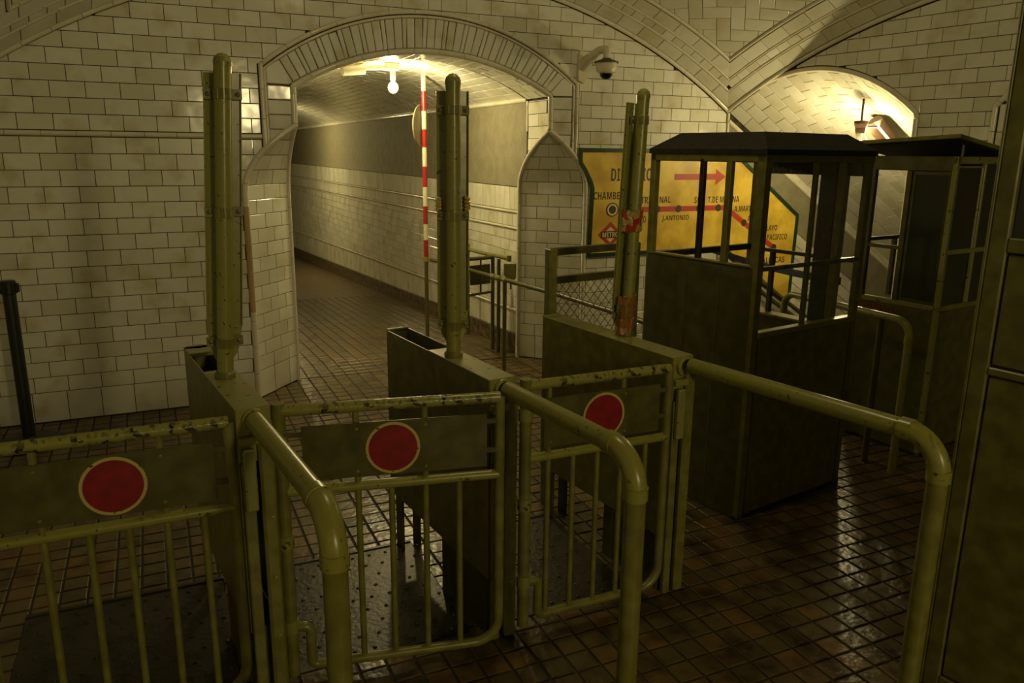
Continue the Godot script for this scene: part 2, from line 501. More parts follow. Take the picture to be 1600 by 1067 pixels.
func build_floor():
	var mb = MB.new()
	var fl = PackedVector2Array([Vector2(-1.4, 5.2), Vector2(6.1, 5.2), Vector2(5.2, -1.0), Vector2(5.0, -5.9), Vector2(-1.4, -5.9)])
	mb.prism(fl, Transform3D(Basis(Vector3.RIGHT, Vector3(0, 0, 1), Vector3.UP), Vector3(0, -0.206, 0)), 0.2)
	var o = struct("floor", mb, "floor_joint")
	var holes = []
	for r in PLATES: holes.append(PackedVector2Array([Vector2(r[0], r[2]), Vector2(r[1], r[2]), Vector2(r[1], r[3]), Vector2(r[0], r[3])]))
	var region = PackedVector2Array([Vector2(-1.3, -0.4), Vector2(5.12, -0.4), Vector2(4.478, -5.5), Vector2(3.13, -5.5), Vector2(2.73, -5.88), Vector2(0.9, -5.88), Vector2(0.565, -5.5), Vector2(-1.3, -5.5)])
	var polys = bond(rows_between(-5.92, -0.4, 0.0955), -1.3, 5.2, 0.0955, 0.02, 0.0045, region, holes, 0.0)
	lay(o, polys, func(p): return [Vector3(p.x, -0.006, p.y), Vector3.UP], QUARRY, 300, 0.006, 0.003, 0.010)
	# the passage floor: level at first, then a ramp down
	mb = MB.new()
	var A = []; var B = []
	for z in [-5.88, -6.3, -20.2]:
		A.append(Vector3(0.8, ramp(z) - 0.006, z)); B.append(Vector3(2.9, ramp(z) - 0.006, z))
	mb.strip(A, B, Vector3.UP)
	var o2 = struct("floor_passage", mb, "floor_joint")
	mb = MB.new()
	mb.quad(Vector3(0.9, ramp(-10.4) - 0.001, -10.4), Vector3(2.8, ramp(-10.4) - 0.001, -10.4), Vector3(2.8, ramp(-20.0) - 0.001, -20.0), Vector3(0.9, ramp(-20.0) - 0.001, -20.0), Vector3.UP)
	part(o2, "worn_tile_field", mb, "floor_far").set_meta("kind", "stuff")
	region = PackedVector2Array([Vector2(0.9, -5.9), Vector2(2.8, -5.9), Vector2(2.8, -10.4), Vector2(0.9, -10.4)])
	polys = bond(rows_between(-10.4, -5.9, 0.0955), 0.9, 2.8, 0.0955, 0.02, 0.0035, region, [], 0.0)
	lay(o2, polys, func(p): return [Vector3(p.x, ramp(p.y) - 0.006, p.y), Vector3(0, 1, -0.05).normalized()], QUARRY, 120, 0.006, 0.002, 0.010)

func ramp(z): return 0.0 if z > -6.3 else -0.053 * (-6.3 - z)

func build_back_wall():
	var L = stop_curve(0.565, 0.915); var R = stop_curve(3.13, 2.80)
	var face = [Vector2(0.565, -0.2)] + L + arc_pts(IA, 0.915, 2.80, 28)
	var back = R.duplicate(); back.reverse()
	face += back + [Vector2(3.13, -0.2)]
	var outline = PackedVector2Array([Vector2(-1.5, -0.2)] + face + [Vector2(4.478, -0.2), Vector2(4.478, 3.0), Vector2(-1.5, 3.0)])
	var mb = MB.new()
	mb.prism(outline, Transform3D(Basis.IDENTITY, Vector3(0, 0, WZ - 0.056)), 0.05)
	# the ring behind, round the passage
	var ring = PackedVector2Array([Vector2(0.3, -0.2), Vector2(0.9, -0.2), Vector2(0.9, 1.42), Vector2(0.909, 1.7), Vector2(0.909, 2.08)] + arc_pts(IA, 0.909, 2.806, 28, 0.006) + [Vector2(2.806, 2.08), Vector2(2.806, 1.7), Vector2(2.73, 1.42), Vector2(2.73, -0.2), Vector2(3.3, -0.2), Vector2(3.3, 3.0), Vector2(0.3, 3.0)])
	mb.prism(ring, Transform3D(Basis.IDENTITY, Vector3(0, 0, -5.92)), 0.036)
	# splays, reveals and soffit between them
	for side in 2:
		var xf = 0.565 if side == 0 else 3.13; var xi = 0.9 if side == 0 else 2.73; var xa = 0.915 if side == 0 else 2.80
		var sg = 1.0 if side == 0 else -1.0
		var A = [Vector3(xf, -0.2, WZ - 0.006)]; var B = [Vector3(xi, -0.2, -5.886)]
		for i in 9:
			var t = i / 8.0
			A.append(Vector3(lerp(xf, xa, t * t), 1.42 + 0.44 * t, WZ - 0.006))
			B.append(Vector3(lerp(xi, xa, t * t), 1.42 + 0.44 * t, lerp(-5.886, WZ - 0.006, t * t)))
		mb.strip(A, B, Vector3(sg * 0.6, 0, 0.8))
		for i in 8:                                  # the square reveal above the splay
			var k0 = B[i + 1]; var k1 = B[i + 2]
			mb.quad(Vector3(xa - sg * 0.006, k0.y, k0.z), Vector3(xa - sg * 0.006, k1.y, k1.z), Vector3(xa - sg * 0.006, k1.y, -5.886), Vector3(xa - sg * 0.006, k0.y, -5.886), Vector3(sg, 0, 0))
		mb.quad(Vector3(xa - sg * 0.006, 1.86, WZ - 0.006), Vector3(xa - sg * 0.006, 2.10, WZ - 0.006), Vector3(xa - sg * 0.006, 2.10, -5.886), Vector3(xa - sg * 0.006, 1.86, -5.886), Vector3(sg, 0, 0))
	var S0 = []; var S1 = []
	for p in arc_pts(IA, 0.909, 2.806, 28, 0.006):
		S0.append(Vector3(p.x, p.y, WZ - 0.006)); S1.append(Vector3(p.x, p.y, -5.886))
	mb.strip(S0, S1, Vector3.DOWN)
	var o = struct("wall_back", mb, "grout")

	# wall tiles: everything under the vault, outside the archway's border
	var top = []
	for i in 41:
		var x = 4.47 - i * (5.77 / 40.0)
		top.append(Vector2(x, vault_y(4.478 - x, 0.0) - 0.010))
	var region = PackedVector2Array([Vector2(-1.3, 0.004), Vector2(4.47, 0.004)] + top)
	var hole = PackedVector2Array([Vector2(0.545, -0.1), Vector2(0.545, 1.43), Vector2(0.60, 1.57), Vector2(0.69, 1.70), Vector2(0.69, 2.232)] + arc_pts(OA, 0.695, 3.04, 30, 0.0) + [Vector2(3.052, 2.20), Vector2(3.052, 1.66), Vector2(3.11, 1.56), Vector2(3.152, 1.43), Vector2(3.152, -0.1)])
	var split = 1.86
	var left = Geometry2D.intersect_polygons(region, PackedVector2Array([Vector2(-1.4, -1), Vector2(split, -1), Vector2(split, 4), Vector2(-1.4, 4)]))[0]
	var right = Geometry2D.intersect_polygons(region, PackedVector2Array([Vector2(split, -1), Vector2(5, -1), Vector2(5, 4), Vector2(split, 4)]))[0]
	var polys = []
	for side in [left, right]:
		var x0 = -1.3 if side == left else split; var x1 = split if side == left else 4.48
		polys += bond([[0.004, 0.197, 0]], x0, x1, 0.192, -0.02, 0.0021, side, [hole])
	polys += bond(rows_between(0.197, 1.761, 0.09775), -1.3, split, 0.187, -0.768, 0.0020, left, [hole])
	var up = rows_between(1.7985, 3.0, 0.0935)
	for r in up: r[2] += 1
	polys += bond(up, -1.3, split, 0.187, -0.768, 0.0020, left, [hole])
	polys += bond(rows_between(0.197, 3.0, 0.0978), split, 4.48, 0.187, -0.768, 0.0020, right, [hole])
	lay(o, polys, back_at, GLAZE, 300, 0.006, 0.0018, 0.004)

	# voussoirs: long glazed bricks standing on the intrados, broad and narrow by turns
	var pieces = []
	var total = 0.0; var w = []
	for i in 43:
		var k = [1.0, 1.0, 0.55][i % 3]
		w.append(k); total += k
	var acc = 0.0
	var ia = IA; var oa = OA
	var on_arc = func(c, t, x0, x1, grow):
		var a0 = atan2(sqrt(c[1] * c[1] - (x0 - c[0].x) * (x0 - c[0].x)), x0 - c[0].x); var a1 = atan2(sqrt(c[1] * c[1] - (x1 - c[0].x) * (x1 - c[0].x)), x1 - c[0].x)
		var a = lerp(a0, a1, t)
		return c[0] + Vector2(cos(a), sin(a)) * (c[1] + grow)
	for i in 43:
		var t0 = acc / total; acc += w[i]
		var t1 = acc / total
		pieces.append(PackedVector2Array([on_arc.call(ia, t0 + 0.0012, 0.93, 2.785, 0.036), on_arc.call(ia, t1 - 0.0012, 0.93, 2.785, 0.036), on_arc.call(oa, t1 - 0.0012, 0.80, 2.94, -0.056), on_arc.call(oa, t0 + 0.0012, 0.80, 2.94, -0.056)]))
	# the corner pieces and the upright runs of the border
	var e0 = on_arc.call(ia, -0.0012, 0.93, 2.785, 0.036); var e1 = on_arc.call(oa, -0.0012, 0.80, 2.94, -0.056)
	var e2 = on_arc.call(ia, 1.0012, 0.93, 2.785, 0.036); var e3 = on_arc.call(oa, 1.0012, 0.80, 2.94, -0.056)
	pieces.append(PackedVector2Array([Vector2(0.745, 2.115), Vector2(0.885, 2.112), e0, e1, Vector2(0.745, 2.212)]))
	pieces.append(PackedVector2Array([Vector2(2.830, 2.112), Vector2(2.985, 2.115), Vector2(2.985, 2.205), e3, e2]))
	var lowL = PackedVector2Array([Vector2(0.745, 2.11), Vector2(0.745, 1.752), Vector2(0.80, 1.795), Vector2(0.86, 1.838), Vector2(0.893, 1.865), Vector2(0.893, 2.10)])
	var lowR = PackedVector2Array([Vector2(2.825, 2.10), Vector2(2.825, 1.855), Vector2(2.87, 1.822), Vector2(2.93, 1.78), Vector2(2.985, 1.728), Vector2(2.985, 2.105)])
	for k in 5:
		var y0 = 2.107 - 0.093 * (k + 1)
		var q = PackedVector2Array([Vector2(0.6, y0 + 0.002), Vector2(3.2, y0 + 0.002), Vector2(3.2, y0 + 0.091), Vector2(0.6, y0 + 0.091)])
		cut(q, lowL, [], pieces); cut(q, lowR, [], pieces)
	lay(o, pieces, back_at, GLAZE, 120, 0.010, 0.006, 0.03, "voussoir")

	# glazed trims of the border
	var fz = func(p, z): return Vector3(p.x, p.y, z)
	var run = [Vector3(0.713, 1.705, WZ), Vector3(0.713, 2.236, WZ)]
	for p in arc_pts(OA, 0.713, 3.026, 30, -0.014): run.append(fz.call(p, WZ))
	run += [Vector3(3.030, 2.20, WZ), Vector3(3.030, 1.665, WZ)]
	trim(o, run, 0.0155)
	run = [Vector3(0.735, 1.728, WZ), Vector3(0.735, 2.205, WZ)]
	for p in arc_pts(OA, 0.740, 2.998, 30, -0.044): run.append(fz.call(p, WZ))
	run += [Vector3(3.002, 2.19, WZ), Vector3(3.002, 1.71, WZ)]
	trim(o, run, 0.0095)
	run = [Vector3(0.908, 1.87, WZ), Vector3(0.908, 2.095, WZ)]
	for p in arc_pts(IA, 0.915, 2.80, 30, 0.014): run.append(fz.call(p, WZ - 0.006))
	run += [Vector3(2.806, 2.095, WZ), Vector3(2.806, 1.87, WZ)]
	trim(o, run, 0.021)
	trim(o, [Vector3(-1.3, 1.7795, WZ), Vector3(0.695, 1.7795, WZ)], 0.0165)
	for side in 2:
		var xf = 0.565 if side == 0 else 3.13; var xi = 0.9 if side == 0 else 2.73; var xa = 0.915 if side == 0 else 2.80
		var a = []; var b = []
		a.append(Vector3(xf, 0, WZ)); b.append(Vector3(xi, 0, -5.88))
		for i in 11:
			var t = i / 10.0
			a.append(Vector3(lerp(xf, xa, t * t), 1.42 + 0.44 * t, WZ))
			b.append(Vector3(lerp(xi, xa, t * t), 1.42 + 0.44 * t, lerp(-5.88, WZ, t * t)))
		trim(o, a, 0.020); trim(o, b, 0.017)
		if side == 0:
			var sb = MB.new(); sb.tube([Vector3(xf, 0.62, WZ + 0.001), Vector3(xf, 1.33, WZ + 0.001)], 0.0205, 8)
			part(o, "bare_trim", sb, "glaze_stained", "stretch of trim with its white glaze worn off")
		trim(o, [Vector3(xa, 1.86, -5.88), Vector3(xa, 2.09, -5.88)], 0.014)
	# tiles of the splays
	for side in 2:
		var xf = 0.565 if side == 0 else 3.13; var xi = 0.9 if side == 0 else 2.73; var xa = 0.915 if side == 0 else 2.80
		var w0 = Vector2(xi - xf, -0.38).length()
		var N = Vector3(0.38 if side == 0 else -0.38, 0, abs(xi - xf)).normalized()
		var edge = func(y):
			var t = clamp((y - 1.42) / 0.44, 0.0, 1.0); t = t * t
			return [Vector3(lerp(xf, xa, t), y, WZ - 0.006), Vector3(lerp(xi, xa, t), y, lerp(-5.886, WZ - 0.006, t))]
		var at = func(p):
			var e = edge.call(p.y)
			return [e[0].lerp(e[1], p.x / w0), N]
		var reg = PackedVector2Array([Vector2(0.02, 0.004), Vector2(w0 - 0.02, 0.004), Vector2(w0 - 0.02, 1.845), Vector2(0.02, 1.845)])
		var ps = bond([[0.004, 0.195, 0]], 0, w0, 0.19, 0.01, 0.0021, reg)
		ps += bond(rows_between(0.195, 1.84, 0.0978), 0, w0, 0.19, 0.015, 0.0020, reg)
		var few = []; var stained = []
		for p in ps:
			if side == 0 and p[0].y < 0.1 and p[0].x < 0.38: stained.append(p)
			else: few.append(p)
		lay(o, few, at, GLAZE, 120, 0.006, 0.0018, 0.004)
		if stained.size(): lay(o, stained, at, ["glaze_stained"], 9, 0.006, 0.0018, 0.004)
		# reveal above the splay (seen on the right only) and soffit
		var rev = PackedVector2Array()
		for i in 9:
			var t = i / 8.0
			rev.append(Vector2(0.38 * (1.0 - t * t) + 0.0, 1.43 + 0.44 * t))
		rev.append(Vector2(0.012, 2.09)); rev.append(Vector2(0.368, 2.09))
		if Geometry2D.is_polygon_clockwise(rev): rev.reverse()
		ps = bond(rows_between(1.428, 2.1, 0.0935), 0.0, 0.38, 0.40, -0.01, 0.0018, rev)
		lay(o, ps, func(p): return [Vector3(xa + (-0.006 if side == 0 else 0.006), p.y, WZ - p.x), Vector3(1 if side == 0 else -1, 0, 0)], GLAZE, 30, 0.007, 0.003, 0.01)
	var a_from = atan2(2.091 - IA[0].y, 0.93 - IA[0].x); var a_to = atan2(2.098 - IA[0].y, 2.785 - IA[0].x)
	var len_ = (a_from - a_to) * IA[1]
	var soffit = bond(rows_between(0.0, len_, len_ / 22.0), 0.012, 0.37, 0.1885, 0.005, 0.0018, PackedVector2Array([Vector2(0.012, 0), Vector2(0.37, 0), Vector2(0.37, len_), Vector2(0.012, len_)]))
	lay(o, soffit, func(p):
		var a = a_from - p.y / IA[1]
		var d = Vector3(cos(a), sin(a), 0)
		return [Vector3(IA[0].x, IA[0].y, WZ - p.x) + d * (IA[1] + 0.006), -d], GLAZE, 60, 0.007, 0.003, 0.012)

func build_ceiling():
	var mb = MB.new()
	var nu = 36; var ns = 54
	for i in nu:
		for j in ns:
			var q = []
			for c in [[0, 0], [1, 0], [1, 1], [0, 1]]:
				var f = vault_at(Vector2(lerp(-0.02, 7.4, (i + c[0]) / float(nu)), lerp(0.0, 10.9, (j + c[1]) / float(ns))))
				q.append([f[0] - f[1] * 0.007, f[1]])
			mb.tri(q[0][0], q[1][0], q[2][0], q[0][1], q[1][1], q[2][1])
			mb.tri(q[0][0], q[2][0], q[3][0], q[0][1], q[2][1], q[3][1])
	mb.span(Vector3(-1.6, 3.75, -6.0), Vector3(6.3, 3.9, 5.3))
	var o = struct("ceiling", mb, "grout")
	var e = 5.44
	var polys = []
	# bands of tiles that follow the wall arches and mitre at the corners
	for r in [[0.036, 0.126, 0.187, 0], [0.142, 0.196, 0.0935, 1], [0.212, 0.302, 0.187, 2]]:
		var a = r[0]; var b = r[1]
		var reg = PackedVector2Array([Vector2(a, a), Vector2(e - a, a), Vector2(e - b, b), Vector2(b, b)])
		polys += bond([[a, b, r[3]]], 0.0, e, r[2], 0.03, 0.0021, reg)
		var flip = []
		for p in bond([[a, b, r[3]]], 0.0, 4.2, r[2], 0.03, 0.0021, PackedVector2Array([Vector2(a, a), Vector2(4.2, a), Vector2(4.2, b), Vector2(b, b)])):
			var q = PackedVector2Array(); var m = PackedVector2Array()
			for c in p: q.append(Vector2(c.y, c.x)); m.append(Vector2(e - c.y, c.x))
			q.reverse(); polys.append(q); polys.append(m)
	var field = PackedVector2Array([Vector2(0.335, 0.335), Vector2(e - 0.335, 0.335), Vector2(e - 0.335, 2.7), Vector2(0.335, 2.7)])
	var W = 0.0945; var g = 0.0018
	for i in range(-60, 60):
		for j in range(-60, 60):
			var org = Vector2(i - 2 * j, i + 2 * j) * W
			for hv in 2:
				var lo = org if hv == 0 else org + Vector2(2, -1) * W
				var hi = lo + (Vector2(2, 1) if hv == 0 else Vector2(1, 2)) * W
				var q = PackedVector2Array([lo + Vector2(g, g), Vector2(hi.x - g, lo.y + g), hi - Vector2(g, g), Vector2(lo.x + g, hi.y - g)])
				for k in 4: q[k] = q[k].rotated(PI / 4) + Vector2(0.5, 0.5)
				var c = (q[0] + q[2]) * 0.5
				if c.x < 0.2 or c.x > e - 0.2 or c.y < 0.2 or c.y > 2.8: continue
				if c.x > 2.6 and c.x < e - 1.6: continue
				cut(q, field, [], polys)
	lay(o, polys, vault_at, GLAZE, 300, 0.006, 0.0018, 0.006)
	for w in [[0.018, 0.018], [0.134, 0.010], [0.204, 0.009], [0.318, 0.014]]:
		var run = []
		for i in 61:
			var f = vault_at(Vector2(lerp(w[0] - 0.006, e - w[0] + 0.006, i / 60.0), w[0])); run.append(f[0])
		trim(o, run, w[1])
		for side in 2:
			run = []
			for i in 41:
				var f = vault_at(Vector2(w[0] if side == 0 else e - w[0], lerp(w[0] - 0.006, 5.0, i / 40.0))); run.append(f[0])
			trim(o, run, w[1])

func build_side_wall():
	var T = Transform3D(Basis(SD, Vector3.UP, SN), CORNER)      # local z points into the room
	var top = 3.0
	var arch = []
	for i in 25:
		var s = 1.664 * i / 24.0
		arch.append(Vector2(s, NA[0].y + sqrt(NA[1] * NA[1] - (s - NA[0].x) * (s - NA[0].x))))
	var A2 = circ3(Vector2(2.37, 2.02), Vector2(3.35, 2.42), Vector2(4.33, 2.02))
	var outline = PackedVector2Array([Vector2(-0.02, top), Vector2(-0.02, arch[0].y)] + arch + [Vector2(1.664, -0.2), Vector2(2.37, -0.2)] + arc_pts(A2, 2.37, 4.33, 20) + [Vector2(4.33, -0.2), Vector2(10.9, -0.2), Vector2(10.9, top)])
	var mb = MB.new()
	mb.prism(outline, Transform3D(T.basis, T.origin - SN * 0.206), 0.2)
	# the second niche is blind: a plastered recess
	var o = struct("wall_right", mb, "grout")
	mb = MB.new(); mb.xf = T
	mb.span(Vector3(2.2, -0.2, -0.6), Vector3(4.5, 2.6, -0.55)); mb.span(Vector3(2.2, -0.2, -0.6), Vector3(2.37, 2.6, -0.207)); mb.span(Vector3(4.33, -0.2, -0.6), Vector3(4.5, 2.6, -0.207)); mb.span(Vector3(2.2, 2.44, -0.6), Vector3(4.5, 2.6, -0.207))
	struct("wall_niche", mb, "plaster")
	var up = []
	for i in 41:
		var s = 4.6 - i * (4.59 / 40.0)
		up.append(Vector2(s, vault_y(0.0, s) - 0.010))
	var region = PackedVector2Array([Vector2(0.012, 0.004), Vector2(4.6, 0.004)] + up)
	var h1 = PackedVector2Array([Vector2(-0.1, -0.1), Vector2(-0.1, 2.075)])
	for p in arch: h1.append(p + Vector2(0, 0.036))
	h1.append(Vector2(1.695, 1.975)); h1.append(Vector2(1.695, -0.1))
	var O2 = circ3(Vector2(2.165, 2.00), Vector2(3.35, 2.60), Vector2(4.535, 2.00))
	var h2 = PackedVector2Array([Vector2(2.165, -0.1)] + arc_pts(O2, 2.165, 4.535, 24) + [Vector2(4.535, -0.1)])
	var polys = bond(rows_between(2.236 - 0.088 * 24, 3.0, 0.088), 0.0, 4.6, 0.1725, 0.918, 0.0021, region, [h1, h2])
	lay(o, polys, right_at, GLAZE, 260, 0.006, 0.0018, 0.004)
	var pr = func(s, y): return CORNER + SD * s + Vector3(0, y, 0)
	var run = []
	for p in arch: run.append(pr.call(p.x, p.y + 0.012))
	run.append(pr.call(1.676, 1.96)); run.append(pr.call(1.676, 0.0))
	trim(o, run, 0.018)
	trim(o, [pr.call(0.0, 0.0) + Vector3(0.008, 0, 0.0), pr.call(0.0, 2.04) + Vector3(0.008, 0, 0.0)], 0.014)
	run = [pr.call(2.18, 0.0), pr.call(2.18, 2.0)]
	for p in arc_pts(O2, 2.18, 4.52, 24, -0.012): run.append(pr.call(p.x, p.y))
	trim(o, run, 0.016)
	# border bricks of the second arch
	var pieces = []
	for k in 11: pieces.append(PackedVector2Array([Vector2(2.205, 0.2 + 0.165 * k), Vector2(2.35, 0.2 + 0.165 * k), Vector2(2.35, 0.361 + 0.165 * k), Vector2(2.205, 0.361 + 0.165 * k)]))
	for k in 24:
		var f = func(c, t, x0, x1, g): 
			var x = lerp(x0, x1, t); return Vector2(x, c[0].y + sqrt(c[1] * c[1] - (x - c[0].x) * (x - c[0].x)) + g)
		pieces.append(PackedVector2Array([f.call(A2, (k + 0.04) / 24.0, 2.37, 4.33, 0.004), f.call(A2, (k + 0.96) / 24.0, 2.37, 4.33, 0.004), f.call(O2, (k + 0.96) / 24.0, 2.21, 4.49, -0.034), f.call(O2, (k + 0.04) / 24.0, 2.21, 4.49, -0.034)]))
	lay(o, pieces, right_at, GLAZE, 40, 0.008, 0.004, 0.01, "border_tile")

func build_other_walls():
	var mb = MB.new()
	mb.span(Vector3(-1.6, -0.2, -6.0), Vector3(-1.3, 3.8, 5.3))
	struct("wall_left", mb, "glaze1")
	mb = MB.new()
	mb.span(Vector3(-1.6, -0.2, 5.0), Vector3(6.3, 3.8, 5.3))
	struct("wall_front", mb, "glaze1")

# the passage behind the archway
func build_passage():
	var x1 = 2.80; var z0 = -5.89; var z1 = -20.0
	var mb = MB.new()
	mb.span(Vector3(x1 + 0.006, -1.0, z1), Vector3(x1 + 0.2, 2.2, z0))
	var o = struct("wall_passage_right", mb, "grout")
	mb = MB.new()
	mb.span(Vector3(x1 - 0.004, 1.414, z1), Vector3(x1 + 0.01, 2.10, z0), 0.004)
	part(o, "plaster_band", mb, "plaster")
	var d = func(z): return -6.1 - z
	var low = func(z): return 0.364 - 0.0335 * (-6.1 - z)
	var kick = func(z): return 0.155 - 0.048 * (-6.1 - z)
	mb = MB.new()
	mb.strip([Vector3(x1 - 0.022, ramp(z0) - 0.1, z0), Vector3(x1 - 0.022, -1.0, z1)], [Vector3(x1 - 0.022, kick.call(z0), z0), Vector3(x1 - 0.022, kick.call(z1), z1)], Vector3(-1, 0, 0))
	mb.strip([Vector3(x1 - 0.022, kick.call(z0), z0), Vector3(x1 - 0.022, kick.call(z1), z1)], [Vector3(x1 + 0.01, kick.call(z0) + 0.006, z0), Vector3(x1 + 0.01, kick.call(z1) + 0.006, z1)], Vector3(-0.3, 1, 0))
	struct("baseboard_passage", mb, "kick")
	var at = func(p): return [Vector3(x1 + 0.006, p.y, -p.x), Vector3(-1, 0, 0)]
	var a = 5.89; var b = 20.0
	# top row of upright tiles, a row between the two trims, the bond below, and uprights over the plinth
	var polys = bond([[1.10, 1.412, 0]], a, b, 0.105, a + 0.02, 0.0021, PackedVector2Array([Vector2(a, 1.222), Vector2(b, 1.222 - 0.075), Vector2(b, 1.412), Vector2(a, 1.412)]))
	polys += bond([[0.95, 1.2, 0]], a, b, 0.105, a + 0.06, 0.0021, PackedVector2Array([Vector2(a, 1.084), Vector2(b, 1.084 - 0.115), Vector2(b, 1.196 - 0.075), Vector2(a, 1.196)]))
	polys += bond(rows_between(1.057 - 0.0965 * 13, 1.057, 0.0965), a, b, 0.19, a + 0.05, 0.0020, PackedVector2Array([Vector2(a, low.call(-a) + 0.014), Vector2(b, low.call(-b) + 0.014), Vector2(b, 1.057 - 0.115), Vector2(a, 1.057)]))
	polys += bond([[-0.7, 0.37, 0]], a, b, 0.0965, a + 0.03, 0.0020, PackedVector2Array([Vector2(a, kick.call(-a) + 0.002), Vector2(b, kick.call(-b) + 0.002), Vector2(b, low.call(-b) - 0.014), Vector2(a, low.call(-a) - 0.014)]))
	lay(o, polys, at, GLAZE, 300, 0.006, 0.0018, 0.005)
	var ends = func(y0, y1, r): trim(o, [Vector3(x1 - 0.004, y0, z0), Vector3(x1 - 0.004, y1, z1)], r)
	ends.call(1.207, 1.130, 0.012); ends.call(1.07, 0.955, 0.012); ends.call(low.call(z0), low.call(z1), 0.013); ends.call(2.102, 2.102, 0.018)
	mb = MB.new()
	mb.span(Vector3(0.7, -1.0, z1), Vector3(0.9, 2.2, z0))
	struct("wall_passage_left", mb, "glaze1")
	mb = MB.new()
	mb.span(Vector3(0.6, -1.2, z1 - 0.2), Vector3(3.0, 3.0, z1))
	struct("wall_passage_end", mb, "glaze3")
	# its barrel vault
	var VC = circ3(Vector2(0.9, 2.11), Vector2(1.85, 2.385), Vector2(2.80, 2.11))
	mb = MB.new()
	var A = []; var B = []
	for p in arc_pts(VC, 0.895, 2.805, 24, 0.007):
		A.append(Vector3(p.x, p.y, z0 + 0.02)); B.append(Vector3(p.x, p.y, z1))
	mb.strip(A, B, Vector3.DOWN)
	mb.span(Vector3(0.5, 2.55, z1), Vector3(3.2, 2.7, z0))
	var c = struct("ceiling_passage", mb, "grout")
	var a0 = atan2(2.11 - VC[0].y, 0.9 - VC[0].x); var a1 = atan2(2.11 - VC[0].y, 2.8 - VC[0].x)
	var L = (a0 - a1) * VC[1]
	var vp = bond(rows_between(0.0, L, L / 22.0), a, 13.5, 0.19, a + 0.03, 0.0022, PackedVector2Array([Vector2(a, 0), Vector2(13.5, 0), Vector2(13.5, L), Vector2(a, L)]))
	lay(c, vp, func(p):
		var t = a0 - p.y / VC[1]
		var n = Vector3(cos(t), sin(t), 0)
		return [Vector3(VC[0].x, VC[0].y, -p.x) + n * (VC[1] + 0.007), -n], GLAZE, 300, 0.007, 0.0025, 0.012)
	mb = MB.new()
	A = []; B = []
	for p in arc_pts(VC, 0.9, 2.80, 24, 0.001):
		A.append(Vector3(p.x, p.y, -13.5)); B.append(Vector3(p.x, p.y, z1))
	mb.strip(A, B, Vector3.DOWN)
	part(c, "vault_lining", mb, "glaze2")

